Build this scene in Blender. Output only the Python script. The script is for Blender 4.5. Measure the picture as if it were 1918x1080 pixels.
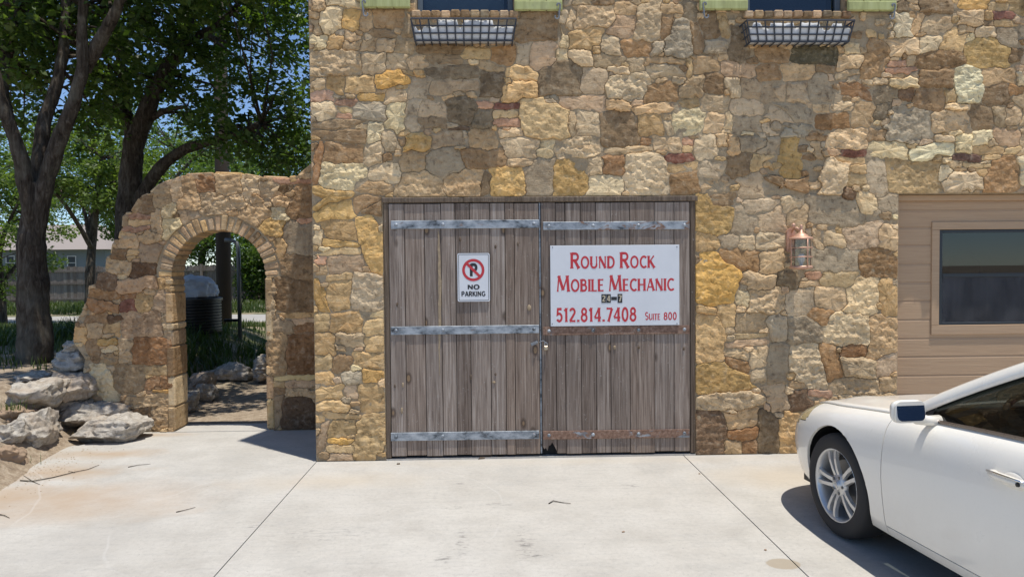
import bpy, math, random
import numpy as np
from mathutils import Vector, Matrix, noise as mn
for o in list(bpy.data.objects): bpy.data.objects.remove(o)
SC = bpy.context.scene
COL = SC.collection
PI = math.pi
R = math.radians

# ------------------------------------------------------------------ camera
FPX, IW, IH = 1350.0, 1918.0, 1080.0
CAM = Vector((0.0, -6.0, 1.6))
YAW, PITCH, ROLL = R(1.78), R(1.70), 0.009
FWD = Vector((math.sin(YAW)*math.cos(PITCH), math.cos(YAW)*math.cos(PITCH), -math.sin(PITCH)))
R0 = Vector((math.cos(YAW), -math.sin(YAW), 0)); U0 = R0.cross(FWD)
RT = R0*math.cos(ROLL) - U0*math.sin(ROLL); UP = U0*math.cos(ROLL) + R0*math.sin(ROLL)
cam = bpy.data.cameras.new('camera'); camo = bpy.data.objects.new('camera', cam); COL.objects.link(camo)
cam.sensor_width = 36; cam.lens = FPX*36/IW; cam.clip_end = 2000; cam.clip_start = 0.05
m = Matrix((RT, UP, -FWD)).transposed().to_4x4(); m.translation = CAM; camo.matrix_world = m
SC.camera = camo
# ------------------------------------------------------------------ light
SUN = Vector((0.145, -0.125, 0.98)).normalized()
w = bpy.data.worlds.new('World'); SC.world = w; w.use_nodes = True
nt = w.node_tree; nt.nodes.clear()
sky = nt.nodes.new('ShaderNodeTexSky'); sky.sky_type = 'NISHITA'; sky.sun_disc = False
sky.sun_elevation = math.asin(SUN.z); sky.sun_rotation = math.atan2(SUN.x, SUN.y)
sky.altitude = 2500; sky.air_density = 1.0; sky.dust_density = 0.1; sky.ozone_density = 4.0
bg = nt.nodes.new('ShaderNodeBackground'); bg.inputs[1].default_value = 0.14
wo = nt.nodes.new('ShaderNodeOutputWorld')
nt.links.new(sky.outputs[0], bg.inputs[0]); nt.links.new(bg.outputs[0], wo.inputs[0])
sl = bpy.data.lights.new('sun', 'SUN'); sl.energy = 4.2; sl.angle = R(0.53); sl.color = (1.0, 0.955, 0.88)
so = bpy.data.objects.new('sun', sl); COL.objects.link(so); so.rotation_euler = SUN.to_track_quat('Z', 'Y').to_euler()
so.location = (6, -6, 20)
SC.view_settings.view_transform = 'Standard'; SC.view_settings.look = 'None'
SC.view_settings.gamma = 1; SC.view_settings.exposure = 0.20; SC.view_settings.use_curve_mapping = False
SC.render.engine = 'CYCLES'
SC.cycles.max_bounces = 6; SC.cycles.diffuse_bounces = 3; SC.cycles.glossy_bounces = 3; SC.cycles.transmission_bounces = 4; SC.cycles.transparent_max_bounces = 8

# ------------------------------------------------------------------ helpers
def ray(px, py): return FWD + RT*((px-IW/2)/FPX) - UP*((py-IH/2)/FPX)
def at(px, py, Y=0.0):            # point of the place on the vertical plane y = Y
    d = ray(px, py); return CAM + d*((Y-CAM.y)/d.y)
def gr(px, py, z=0.0):            # point of the place on the level z
    d = ray(px, py); return CAM + d*((z-CAM.z)/d.z)
def tag(o, label=None, cat=None, group=None, kind=None):
    if label: o['label'] = label
    if cat: o['category'] = cat
    if group: o['group'] = group
    if kind: o['kind'] = kind
    return o
def empty(name, loc=(0, 0, 0), rz=0, parent=None):
    o = bpy.data.objects.new(name, None); COL.objects.link(o)
    o.location = loc; o.rotation_euler = (0, 0, rz); o.empty_display_size = 0.2
    if parent: o.parent = parent
    return o
def child(o, p):
    o.parent = p
    return o
class MB:
    def __init__(s): s.v = []; s.f = []; s.c = []; s.mi = []
    def add(s, vs, fs, col=None, mi=0):
        b = len(s.v); s.v += [tuple(q) for q in vs]; s.f += [tuple(i+b for i in f) for f in fs]
        if col is not None: s.c += [col]*len(vs)
        s.mi += [mi]*len(fs)
        return s
    def box(s, x0, x1, y0, y1, z0, z1, M=None, c=0.0, mi=0, col=None):
        if x0 > x1: x0, x1 = x1, x0
        if y0 > y1: y0, y1 = y1, y0
        if z0 > z1: z0, z1 = z1, z0
        if c <= 0:
            vs = [(x, y, z) for x in (x0, x1) for y in (y0, y1) for z in (z0, z1)]
            fs = [(0, 1, 3, 2), (4, 6, 7, 5), (0, 4, 5, 1), (2, 3, 7, 6), (0, 2, 6, 4), (1, 5, 7, 3)]
        else:
            c = min(c, (x1-x0)*.45, (y1-y0)*.45, (z1-z0)*.45)
            L = ((x0, x1), (y0, y1), (z0, z1)); vs = []; ix = {}
            for a in (0, 1):
                for b in (0, 1):
                    for d in (0, 1):
                        k = (a, b, d)
                        for ax in range(3):
                            p = [0, 0, 0]
                            for q in range(3):
                                e = L[q][k[q]]
                                p[q] = e if q == ax else e + (c if k[q] == 0 else -c)
                            ix[(k, ax)] = len(vs); vs.append(tuple(p))
            fs = []
            for ax in range(3):
                o1, o2 = [q for q in range(3) if q != ax]
                for e in (0, 1):
                    ks = []
                    for (p, q) in ((0, 0), (1, 0), (1, 1), (0, 1)):
                        k = [0, 0, 0]; k[ax] = e; k[o1] = p; k[o2] = q; ks.append(ix[(tuple(k), ax)])
                    fs.append(tuple(ks))
            for ax in range(3):
                o1, o2 = [q for q in range(3) if q != ax]
                for p in (0, 1):
                    for q in (0, 1):
                        k0 = [0, 0, 0]; k0[o1] = p; k0[o2] = q; k1 = list(k0); k1[ax] = 1
                        k0 = tuple(k0); k1 = tuple(k1)
                        fs.append((ix[(k0, o1)], ix[(k1, o1)], ix[(k1, o2)], ix[(k0, o2)]))
            for k in [(a, b, d) for a in (0, 1) for b in (0, 1) for d in (0, 1)]:
                fs.append((ix[(k, 0)], ix[(k, 1)], ix[(k, 2)]))
        if M is not None: vs = [M @ Vector(q) for q in vs]
        return s.add(vs, fs, col, mi)
    def tube(s, pts, rad, n=8, cap=True, col=None, mi=0):
        pts = [Vector(p) for p in pts]; m = len(pts)
        if not hasattr(rad, '__len__'): rad = [rad]*m
        t0 = (pts[1]-pts[0]).normalized()
        a = t0.orthogonal().normalized(); vs = []
        for i, p in enumerate(pts):
            t = (pts[min(i+1, m-1)]-pts[max(i-1, 0)])
            t = t.normalized() if t.length > 1e-9 else t0
            a = (a - t*a.dot(t)); a = a.normalized() if a.length > 1e-6 else t.orthogonal().normalized()
            b = t.cross(a)
            for k in range(n):
                g = 2*PI*k/n; vs.append(p + (a*math.cos(g)+b*math.sin(g))*rad[i])
        fs = [(i*n+k, i*n+(k+1) % n, (i+1)*n+(k+1) % n, (i+1)*n+k) for i in range(m-1) for k in range(n)]
        if cap: fs += [tuple(reversed(range(n))), tuple(range((m-1)*n, m*n))]
        return s.add(vs, fs, col, mi)
    def lathe(s, prof, n=24, M=None, mi=0):      # prof (r,h) round local z
        vs = []; fs = []; m = len(prof)
        for (r, h) in prof:
            for k in range(n): vs.append(Vector((r*math.cos(2*PI*k/n), r*math.sin(2*PI*k/n), h)))
        for i in range(m-1):
            for k in range(n): fs.append((i*n+k, i*n+(k+1) % n, (i+1)*n+(k+1) % n, (i+1)*n+k))
        if M is not None: vs = [M @ q for q in vs]
        return s.add(vs, fs, None, mi)
    def prism(s, poly, y0, y1, M=None, mi=0):     # poly in (x,z), extruded along y
        n = len(poly); ar = sum(poly[i][0]*poly[(i+1) % n][1]-poly[(i+1) % n][0]*poly[i][1] for i in range(n))
        if ar < 0: poly = poly[::-1]
        vs = [Vector((p[0], y0, p[1])) for p in poly] + [Vector((p[0], y1, p[1])) for p in poly]
        fs = [tuple(range(n)), tuple(reversed(range(n, 2*n)))]
        fs += [((i+1) % n, i, n+i, n+(i+1) % n) for i in range(n)]
        if M is not None: vs = [M @ q for q in vs]
        return s.add(vs, fs, None, mi)
    def grid(s, P, mi=0, closed=False):          # P[i][j] points
        a, b = len(P), len(P[0])
        vs = [q for row in P for q in row]
        fs = [(i*b+j, i*b+(j+1) % b, (i+1)*b+(j+1) % b, (i+1)*b+j) for i in range(a-1) for j in range(b if closed else b-1)]
        return s.add(vs, fs, None, mi)
    def build(s, name, mat, parent=None, smooth=False, at0=None):
        me = bpy.data.meshes.new(name)
        vs = s.v
        if at0 is not None: vs = [(p[0]-at0[0], p[1]-at0[1], p[2]-at0[2]) for p in vs]
        me.from_pydata(vs, [], s.f)
        if isinstance(mat, (list, tuple)):
            for q in mat: me.materials.append(q)
            me.polygons.foreach_set('material_index', s.mi)
        else: me.materials.append(mat)
        if s.c and len(s.c) == len(s.v):
            a = me.color_attributes.new('col', 'FLOAT_COLOR', 'POINT')
            a.data.foreach_set('color', np.array([(c[0], c[1], c[2], 1.0) for c in s.c], dtype=np.float32).ravel())
        if smooth: me.polygons.foreach_set('use_smooth', [True]*len(me.polygons))
        me.update()
        o = bpy.data.objects.new(name, me); COL.objects.link(o)
        if at0 is not None: o.location = at0
        if parent is not None: o.parent = parent
        return o
def auto_smooth(o, deg=35):
    me = o.data; me.polygons.foreach_set('use_smooth', [True]*len(me.polygons))
    try: me.set_sharp_from_angle(angle=R(deg))
    except Exception: pass
    return o

# ------------------------------------------------------------------ node helper
class NT:
    def __init__(s, name):
        s.m = bpy.data.materials.new(name); s.m.use_nodes = True; s.t = s.m.node_tree; s.t.nodes.clear()
        s.out = s.t.nodes.new('ShaderNodeOutputMaterial')
        s.b = s.t.nodes.new('ShaderNodeBsdfPrincipled'); s.l(s.b.outputs[0], s.out.inputs[0])
    def n(s, k): return s.t.nodes.new('ShaderNode'+k)
    def l(s, a, b): s.t.links.new(a, b)
    def put(s, sock, v):
        if hasattr(v, 'is_output') or isinstance(v, bpy.types.NodeSocket): s.l(v, sock)
        elif isinstance(v, (tuple, list)) and len(v) == 3 and sock.type == 'RGBA': sock.default_value = (*v, 1)
        else: sock.default_value = v
    def geo(s): return s.n('NewGeometry').outputs['Position']
    def obj(s): return s.n('TexCoord').outputs['Object']
    def rnd(s): return s.n('ObjectInfo').outputs['Random']
    def attr(s, a='col'):
        q = s.n('Attribute'); q.attribute_name = a; return q.outputs['Color']
    def vm(s, op, a, b):
        q = s.n('VectorMath'); q.operation = op; s.put(q.inputs[0], a); s.put(q.inputs[1], b); return q.outputs[0]
    def scale(s, v, x, y, z): return s.vm('MULTIPLY', v, (x, y, z))
    def shift(s, v, f, k=37.0):        # offset coordinates by a scalar
        c = s.n('CombineXYZ'); a = s.ma('MULTIPLY', f, k)
        for i in range(3): s.l(a, c.inputs[i])
        return s.vm('ADD', v, c.outputs[0])
    def ma(s, op, a, b=0.0, c=0.0, clamp=False):
        q = s.n('Math'); q.operation = op; q.use_clamp = clamp
        s.put(q.inputs[0], a); s.put(q.inputs[1], b); s.put(q.inputs[2], c); return q.outputs[0]
    def noise(s, v, sc, det=4, ro=0.55, dist=0.0):
        q = s.n('TexNoise'); s.l(v, q.inputs['Vector']); q.inputs['Scale'].default_value = sc
        q.inputs['Detail'].default_value = det; q.inputs['Roughness'].default_value = ro
        q.inputs['Distortion'].default_value = dist; return q.outputs['Fac']
    def vor(s, v, sc, feat='F1', out='Distance'):
        q = s.n('TexVoronoi'); q.feature = feat; s.l(v, q.inputs['Vector']); q.inputs['Scale'].default_value = sc; return q.outputs[out]
    def ramp(s, f, stops, interp='LINEAR'):
        q = s.n('ValToRGB'); s.l(f, q.inputs[0]); e = q.color_ramp.elements; q.color_ramp.interpolation = interp
        while len(e) < len(stops): e.new(0.5)
        for i, (p, c) in enumerate(stops):
            e[i].position = p
            e[i].color = (*c, 1) if isinstance(c, (tuple, list)) else (c, c, c, 1)
        return q.outputs[0]
    def mix(s, f, a, b, mode='MIX'):
        q = s.n('Mix'); q.data_type = 'RGBA'; q.blend_type = mode
        s.put(q.inputs[0], f); s.put(q.inputs[6], a); s.put(q.inputs[7], b); return q.outputs[2]
    def map(s, v, a, b, c=0.0, d=1.0):
        q = s.n('MapRange'); s.put(q.inputs[0], v); q.inputs[1].default_value = a; q.inputs[2].default_value = b
        q.inputs[3].default_value = c; q.inputs[4].default_value = d; return q.outputs[0]
    def bump(s, h, st=0.5, dist=0.01):
        q = s.n('Bump'); q.inputs['Strength'].default_value = st; q.inputs['Distance'].default_value = dist
        s.l(h, q.inputs['Height']); s.l(q.outputs[0], s.b.inputs['Normal'])
    def fin(s, col=None, rough=0.8, spec=None, metal=None):
        if col is not None: s.put(s.b.inputs['Base Color'], col)
        s.put(s.b.inputs['Roughness'], rough)
        if spec is not None: s.put(s.b.inputs['Specular IOR Level'], spec)
        if metal is not None: s.put(s.b.inputs['Metallic'], metal)
        return s.m
    def sep(s, v):
        q = s.n('SeparateXYZ'); s.l(v, q.inputs[0]); return q.outputs

def plain(name, col, rough=0.6, metal=0.0, var=0.12, sc=30, bump=0.0, spec=None):
    t = NT(name); p = t.obj(); f = t.noise(p, sc, 5, 0.6)
    c = t.mix(f, tuple(k*(1-var) for k in col), tuple(min(1, k*(1+var)) for k in col))
    if bump > 0: t.bump(f, bump, 0.004)
    r = t.map(f, 0.3, 0.7, max(0, rough-0.06), min(1, rough+0.06))
    return t.fin(c, r, spec, metal)

# ------------------------------------------------------------------ materials
def mat_stone():
    t = NT('rock_faced_sandstone'); p = t.shift(t.geo(), t.rnd(), 61.0)
    base = t.attr('col')
    big = t.noise(p, 5.0, 3, 0.5, 0.6)
    strata = t.noise(t.scale(p, 6, 6, 38), 1.0, 3, 0.6, 0.8)
    grain = t.noise(p, 70, 3, 0.72)
    mid = t.noise(p, 22, 4, 0.68, 0.4)
    c = t.mix(t.map(big, 0.36, 0.64), t.mix(1.0, base, (0.80, 0.77, 0.74), 'MULTIPLY'), t.mix(1.0, base, (1.16, 1.13, 1.08), 'MULTIPLY'))
    c = t.mix(t.map(strata, 0.5, 0.72, 0, 0.45), c, t.mix(1.0, base, (1.10, 0.88, 0.66), 'MULTIPLY'))
    c = t.mix(t.map(mid, 0.52, 0.66, 0, 0.60), c, t.mix(0.35, t.mix(1.0, base, (1.2, 1.17, 1.1), 'MULTIPLY'), (0.64, 0.55, 0.41)))
    c = t.mix(t.map(mid, 0.45, 0.33, 0, 0.8), c, t.mix(1.0, base, (0.42, 0.39, 0.36), 'MULTIPLY'))
    c = t.mix(t.map(grain, 0.35, 0.65, 0.0, 0.35), c, t.mix(1.0, c, (0.68, 0.66, 0.64), 'MULTIPLY'))
    # soot and lichen drips with shapes of their own
    wp = t.geo(); s1 = t.noise(t.scale(wp, 3.2, 3.2, 1.1), 1.0, 6, 0.7, 0.8)
    c = t.mix(t.map(s1, 0.57, 0.74, 0, 0.50), c, (0.085, 0.075, 0.06))
    h = t.ma('ADD', t.ma('MULTIPLY', mid, 1.0), t.ma('ADD', t.ma('MULTIPLY', grain, 0.35), t.ma('MULTIPLY', strata, 0.45)))
    t.bump(h, 0.85, 0.010)
    return t.fin(c, 0.92, 0.2)
def mat_mortar():
    t = NT('lime_mortar'); p = t.geo()
    a = t.noise(p, 9, 5, 0.6); g = t.noise(p, 120, 4, 0.7); b = t.noise(p, 28, 5, 0.65)
    c = t.ramp(a, [(0.3, (0.37, 0.275, 0.17)), (0.55, (0.50, 0.385, 0.245)), (0.75, (0.58, 0.47, 0.325))])
    c = t.mix(t.map(g, 0.35, 0.7, 0, 0.45), c, (0.20, 0.165, 0.12))
    t.bump(t.ma('ADD', b, t.ma('MULTIPLY', g, 0.4)), 0.9, 0.015)
    return t.fin(c, 0.95, 0.15)
def mat_wood(name, cols, knot=True):
    t = NT(name); q = t.shift(t.geo(), t.rnd(), 23.0)
    rn = t.rnd()
    g1 = t.noise(t.scale(q, 60, 60, 1.6), 1.0, 5, 0.62, 1.2)
    g2 = t.noise(t.scale(q, 190, 190, 4.0), 1.0, 3, 0.6, 0.6)
    big = t.noise(t.scale(q, 7, 7, 0.8), 1.0, 3, 0.6)
    c = t.ramp(g1, [(0.28, cols[0]), (0.45, cols[1]), (0.6, cols[2]), (0.78, cols[3])])
    tint = t.ramp(rn, [(0.0, (0.74, 0.69, 0.66)), (0.3, (1.10, 1.07, 1.05)), (0.55, (0.92, 0.82, 0.74)), (0.8, (1.18, 1.15, 1.13)), (1.0, (0.82, 0.80, 0.80))])
    c = t.mix(1.0, c, tint, 'MULTIPLY')
    c = t.mix(t.map(big, 0.48, 0.72, 0, 0.5), c, (0.15, 0.115, 0.092))
    c = t.mix(t.map(g2, 0.56, 0.74, 0, 0.55), c, (0.055, 0.046, 0.04))
    sp = t.noise(t.geo(), 60, 2, 0.5)
    c = t.mix(t.map(sp, 0.68, 0.74, 0, 0.5), c, (0.42, 0.40, 0.36))
    if knot:
        v = t.vor(t.scale(q, 5.0, 5.0, 2.6), 1.0)
        c = t.mix(t.map(v, 0.16, 0.10, 0, 0.75), c, (0.075, 0.05, 0.036))
        c = t.mix(t.map(v, 0.085, 0.06, 0, 0.9), c, (0.30, 0.20, 0.115))
    t.bump(t.ma('ADD', g1, t.ma('MULTIPLY', g2, 0.7)), 0.55, 0.005)
    return t.fin(c, 0.88, 0.25)
def mat_strap(name, rust):
    t = NT(name); p = t.shift(t.geo(), t.rnd(), 11)
    a = t.noise(t.scale(p, 9, 9, 16), 1.0, 5, 0.65); b = t.noise(t.scale(p, 5, 5, 9), 1.0, 5, 0.7, 0.5)
    c = t.ramp(a, [(0.33, (0.05, 0.055, 0.062)), (0.42, (0.20, 0.225, 0.25)), (0.55, (0.36, 0.39, 0.42)), (0.72, (0.50, 0.53, 0.55))])
    r = t.ramp(t.noise(p, 40, 4, 0.6), [(0.3, (0.14, 0.08, 0.055)), (0.55, (0.27, 0.165, 0.115)), (0.8, (0.38, 0.29, 0.23))])
    f = t.map(b, rust, rust+0.06)
    c = t.mix(f, c, r)
    t.bump(a, 0.25, 0.003)
    return t.fin(c, t.map(f, 0, 1, 0.5, 0.85), 0.4, t.map(f, 0, 1, 0.25, 0.0))
def mat_concrete():
    t = NT('broom_finished_concrete'); p = t.geo(); x, y, z = t.sep(p)
    a = t.noise(p, 0.55, 5, 0.6); b = t.noise(p, 2.6, 6, 0.62); g = t.noise(p, 150, 3, 0.7)
    sw = t.noise(t.scale(p, 3, 26, 1), 1.0, 4, 0.6, 0.6)
    c = t.ramp(b, [(0.28, (0.41, 0.385, 0.343)), (0.5, (0.50, 0.476, 0.43)), (0.72, (0.56, 0.535, 0.487))])
    c = t.mix(t.map(a, 0.42, 0.68, 0, 0.5), c, (0.48, 0.445, 0.385))
    c = t.mix(t.map(sw, 0.48, 0.72, 0, 0.30), c, (0.36, 0.352, 0.335))
    c = t.mix(t.map(g, 0.3, 0.7, 0.0, 0.34), c, (0.28, 0.27, 0.25))
    dk = t.noise(p, 1.1, 7, 0.68, 0.3); c = t.mix(t.map(dk, 0.54, 0.70, 0.0, 0.38), c, (0.315, 0.308, 0.29)); c = t.mix(t.map(dk, 0.44, 0.32, 0.0, 0.35), c, (0.56, 0.535, 0.48))
    g2 = t.noise(p, 34, 5, 0.72); c = t.mix(t.map(g2, 0.52, 0.72, 0.0, 0.42), c, (0.27, 0.262, 0.248)); c = t.mix(t.map(g2, 0.45, 0.3, 0, 0.25), c, (0.60, 0.585, 0.555))
    pit = t.noise(p, 55, 2, 0.5); c = t.mix(t.map(pit, 0.69, 0.74, 0, 0.5), c, (0.22, 0.21, 0.2))
    nz = {}
    def blob(cx, cy, rx, ry, wob=0.35, sc=3.0, soft=0.25):
        kk = 30 if sc > 10 else 3
        if kk not in nz: nz[kk] = t.noise(p, kk, 3, 0.6)
        dx = t.ma('DIVIDE', t.ma('SUBTRACT', x, cx), rx); dy = t.ma('DIVIDE', t.ma('SUBTRACT', y, cy), ry)
        d = t.ma('SQRT', t.ma('ADD', t.ma('MULTIPLY', dx, dx), t.ma('MULTIPLY', dy, dy)))
        d = t.ma('ADD', d, t.ma('MULTIPLY', t.ma('SUBTRACT', nz[kk], 0.5), wob*2))
        return t.map(d, 1.0, 1.0-soft)
    # sandy wash and soil drift at the planted side
    q = gr(150, 935); f = blob(q.x, q.y, 1.15, 0.55, 0.5, 2.2, 0.9); c = t.mix(t.ma('MULTIPLY', f, 0.55), c, (0.43, 0.325, 0.235))
    q = gr(430, 1000); f = blob(q.x-.7, q.y, 0.5, 0.5, 0.4, 2.2, 0.9); c = t.mix(t.ma('MULTIPLY', f, 0.35), c, (0.36, 0.34, 0.31))
    q = gr(1460, 890); f = blob(q.x, q.y, 0.75, 0.4, 0.4, 3, 0.8); c = t.mix(t.ma('MULTIPLY', f, 0.55), c, (0.475, 0.40, 0.30))
    q = gr(1150, 862); f = blob(q.x, q.y, 2.6, 0.16, 0.6, 2.5, 0.9); c = t.mix(t.ma('MULTIPLY', f, 0.4), c, (0.49, 0.43, 0.345))
    q = gr(620, 900); f = blob(q.x, q.y, 0.9, 0.28, 0.5, 2.5, 0.9); c = t.mix(t.ma('MULTIPLY', f, 0.45), c, (0.49, 0.415, 0.315))
    for (px, py, rx, ry, k) in ((95, 885, .75, .30, 1.0), (190, 850, .7, .20, .9), (290, 814, .45, .12, .8), (40, 930, .7, .35, .9), (130, 960, .8, .3, .45)):
        q = gr(px, py); f = blob(q.x, q.y, rx, ry, 0.7, 3, 1.0); c = t.mix(t.ma('MULTIPLY', f, k), c, (0.40, 0.305, 0.215))
    # damp sand spot beside the joint
    q = gr(1467, 1055); f = blob(q.x, q.y, 0.095, 0.075, 0.12, 14, 0.12); c = t.mix(t.ma('MULTIPLY', f, 0.8), c, (0.33, 0.275, 0.20))
    # rubber scuffs
    scf = t.map(t.noise(t.scale(p, 13, 34, 1), 1.0, 4, 0.65, 0.5), 0.50, 0.62)
    for (px, py, rx, ry, k) in ((865, 1015, .035, .20, .5), (985, 1020, .05, .2, .5), (830, 1045, .05, .05, .6), (845, 950, .06, .03, .6), (935, 945, .09, .05, .35), (1180, 910, .07, .05, .4), (965, 985, .05, .025, .6), (1000, 1040, .07, .02, .65), (860, 905, .05, .02, .4), (610, 1000, .3, .12, .2), (470, 985, .12, .02, .35)):
        q = gr(px, py); f = t.ma('MULTIPLY', blob(q.x, q.y, rx*1.5, ry*1.4, 0.75, 30, 0.7), scf); c = t.mix(t.ma('MULTIPLY', f, k*1.3, clamp=True), c, (0.13, 0.126, 0.12))
    # pale arcs scratched by dragged branches
    for (cx, cy, rad, y0) in ((-1.15, -1.3, 1.35, 0.9), (-4.9, -1.6, 2.0, 0.3)):
        dx = t.ma('SUBTRACT', x, cx); dy = t.ma('SUBTRACT', y, cy)
        d = t.ma('SQRT', t.ma('ADD', t.ma('MULTIPLY', dx, dx), t.ma('MULTIPLY', dy, dy)))
        d = t.ma('ADD', d, t.ma('MULTIPLY', t.noise(p, 1.4, 2, 0.5), 0.25))
        f = t.map(t.ma('ABSOLUTE', t.ma('SUBTRACT', d, rad)), 0.010, 0.003)
        f = t.ma('MULTIPLY', f, t.map(t.noise(p, 1.0, 2, 0.5), 0.44, 0.54)); c = t.mix(t.ma('MULTIPLY', f, 0.22), c, (0.58, 0.57, 0.545))
    t.bump(t.ma('ADD', t.ma('MULTIPLY', g, 0.5), t.ma('MULTIPLY', b, 0.5)), 0.25, 0.004)
    return t.fin(c, 0.9, 0.2)
def mat_soil():
    t = NT('dry_soil_and_litter'); p = t.geo(); x, y, z = t.sep(p)
    a = t.noise(p, 1.2, 6, 0.65); b = t.noise(p, 14, 6, 0.7); g = t.noise(p, 70, 4, 0.7)
    c = t.ramp(b, [(0.3, (0.20, 0.15, 0.105)), (0.5, (0.36, 0.285, 0.205)), (0.7, (0.50, 0.42, 0.32))])
    far = t.map(y, 3.2, 8.0)
    grass = t.ramp(t.noise(p, 4, 6, 0.7), [(0.3, (0.045, 0.065, 0.02)), (0.55, (0.09, 0.125, 0.035)), (0.75, (0.20, 0.20, 0.08))])
    c = t.mix(t.ma('MULTIPLY', far, t.map(a, 0.38, 0.55)), c, grass)
    c = t.mix(t.map(g, 0.4, 0.7, 0, 0.4), c, (0.10, 0.075, 0.055))
    t.bump(t.ma('ADD', b, t.ma('MULTIPLY', g, 0.4)), 0.8, 0.02)
    return t.fin(c, 0.95, 0.1)
def mat_boulder():
    t = NT('weathered_limestone'); p = t.shift(t.geo(), t.rnd(), 41)
    a = t.noise(p, 3.0, 4, 0.6); b = t.noise(p, 16, 7, 0.7, 0.5); g = t.noise(p, 80, 4, 0.7)
    s = t.noise(t.scale(p, 2, 2, 24), 1.0, 5, 0.65, 1.0)
    c = t.ramp(b, [(0.28, (0.17, 0.15, 0.125)), (0.44, (0.37, 0.335, 0.285)), (0.6, (0.52, 0.48, 0.415)), (0.8, (0.62, 0.58, 0.51))])
    c = t.mix(t.map(a, 0.48, 0.72, 0, 0.55), c, (0.40, 0.29, 0.19))
    c = t.mix(t.map(s, 0.52, 0.7, 0, 0.5), c, (0.20, 0.175, 0.15))
    c = t.mix(t.map(t.rnd(), 0.75, 1.0, 0, 0.45), c, (0.34, 0.23, 0.145))
    t.bump(t.ma('ADD', b, t.ma('ADD', t.ma('MULTIPLY', g, 0.3), t.ma('MULTIPLY', s, 0.5))), 0.8, 0.02)
    return t.fin(c, 0.93, 0.15)
def mat_bark():
    t = NT('tree_bark'); p = t.geo()
    a = t.noise(t.scale(p, 22, 22, 5), 1.0, 6, 0.68, 0.8); b = t.noise(p, 2.4, 4, 0.6)
    c = t.ramp(a, [(0.3, (0.022, 0.017, 0.013)), (0.5, (0.072, 0.058, 0.045)), (0.7, (0.16, 0.14, 0.115))])
    c = t.mix(t.map(b, 0.5, 0.72, 0, 0.55), c, (0.20, 0.19, 0.15))
    t.bump(a, 1.0, 0.03)
    return t.fin(c, 0.95, 0.1)
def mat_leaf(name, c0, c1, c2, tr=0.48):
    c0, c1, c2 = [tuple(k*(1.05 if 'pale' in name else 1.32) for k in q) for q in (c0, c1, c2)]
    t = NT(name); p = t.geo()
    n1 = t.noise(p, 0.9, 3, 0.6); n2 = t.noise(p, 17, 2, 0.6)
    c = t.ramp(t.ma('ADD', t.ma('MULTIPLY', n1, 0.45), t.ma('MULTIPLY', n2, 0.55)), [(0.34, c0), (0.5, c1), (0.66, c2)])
    t.fin(c, 0.42, 0.4)
    tb = t.n('BsdfTranslucent'); t.l(t.mix(1.0, c, (1.4, 1.5, 0.55), 'MULTIPLY'), tb.inputs[0])
    ms = t.n('MixShader'); ms.inputs[0].default_value = tr
    t.l(t.b.outputs[0], ms.inputs[1]); t.l(tb.outputs[0], ms.inputs[2]); t.l(ms.outputs[0], t.out.inputs[0])
    return t.m
def mat_siding():
    t = NT('painted_wood_siding'); q = t.shift(t.geo(), t.rnd(), 13)
    g = t.noise(t.scale(q, 2.5, 40, 85), 1.0, 5, 0.65, 0.8); a = t.noise(q, 3, 4, 0.6)
    c = t.ramp(g, [(0.3, (0.43, 0.285, 0.175)), (0.55, (0.485, 0.33, 0.205)), (0.75, (0.51, 0.355, 0.225))])
    c = t.mix(t.map(a, 0.5, 0.75, 0, 0.15), c, (0.44, 0.33, 0.235))
    t.bump(g, 0.5, 0.004)
    return t.fin(c, 0.7, 0.3)
def mat_paint_white():
    t = NT('pearl_white_car_paint'); p = t.obj()
    dust = t.noise(p, 2.2, 6, 0.65); gr_ = t.noise(p, 60, 4, 0.6); x, y, z = t.sep(p)
    low = t.map(z, 0.62, 0.16, 0, 0.34)
    c = t.mix(t.ma('MULTIPLY', low, t.map(dust, 0.3, 0.65)), (0.88, 0.845, 0.765), (0.56, 0.49, 0.39))
    c = t.mix(t.map(gr_, 0.55, 0.75, 0, 0.08), c, (0.5, 0.46, 0.4))
    t.fin(c, t.map(dust, 0.35, 0.7, 0.26, 0.40), 0.5)
    t.b.inputs['Coat Weight'].default_value = 0.75; t.b.inputs['Coat Roughness'].default_value = 0.05
    return t.m
def mat_glass(name, tint, rough=0.0, mixv=0.5):
    t = NT(name); n = t.noise(t.geo(), 1.4, 3, 0.6)
    t.t.nodes.remove(t.b)
    g = t.n('BsdfGlossy'); g.inputs[0].default_value = (0.95, 0.97, 1.0, 1); g.inputs[1].default_value = rough
    tr = t.n('BsdfTransparent'); t.l(t.mix(n, tint, tuple(k*0.9 for k in tint)), tr.inputs[0])
    fr = t.n('LayerWeight'); fr.inputs[0].default_value = .5
    fz = t.ma('ADD', t.ma('MULTIPLY', t.ma('POWER', fr.outputs['Facing'], 4.0), .9), .05, clamp=True)
    ms = t.n('MixShader'); t.l(fz, ms.inputs[0]); t.l(tr.outputs[0], ms.inputs[1]); t.l(g.outputs[0], ms.inputs[2])
    t.l(ms.outputs[0], t.out.inputs[0])
    return t.m
M = {}
M['stone'] = mat_stone(); M['mortar'] = mat_mortar()
M['wood'] = mat_wood('weathered_door_boards', ((0.125, 0.096, 0.077), (0.238, 0.193, 0.16), (0.35, 0.298, 0.255), (0.48, 0.43, 0.382)))
M['frame_wood'] = mat_wood('weathered_door_frame', ((0.07, 0.05, 0.035), (0.13, 0.10, 0.072), (0.20, 0.155, 0.115), (0.27, 0.22, 0.17)), False)
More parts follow.
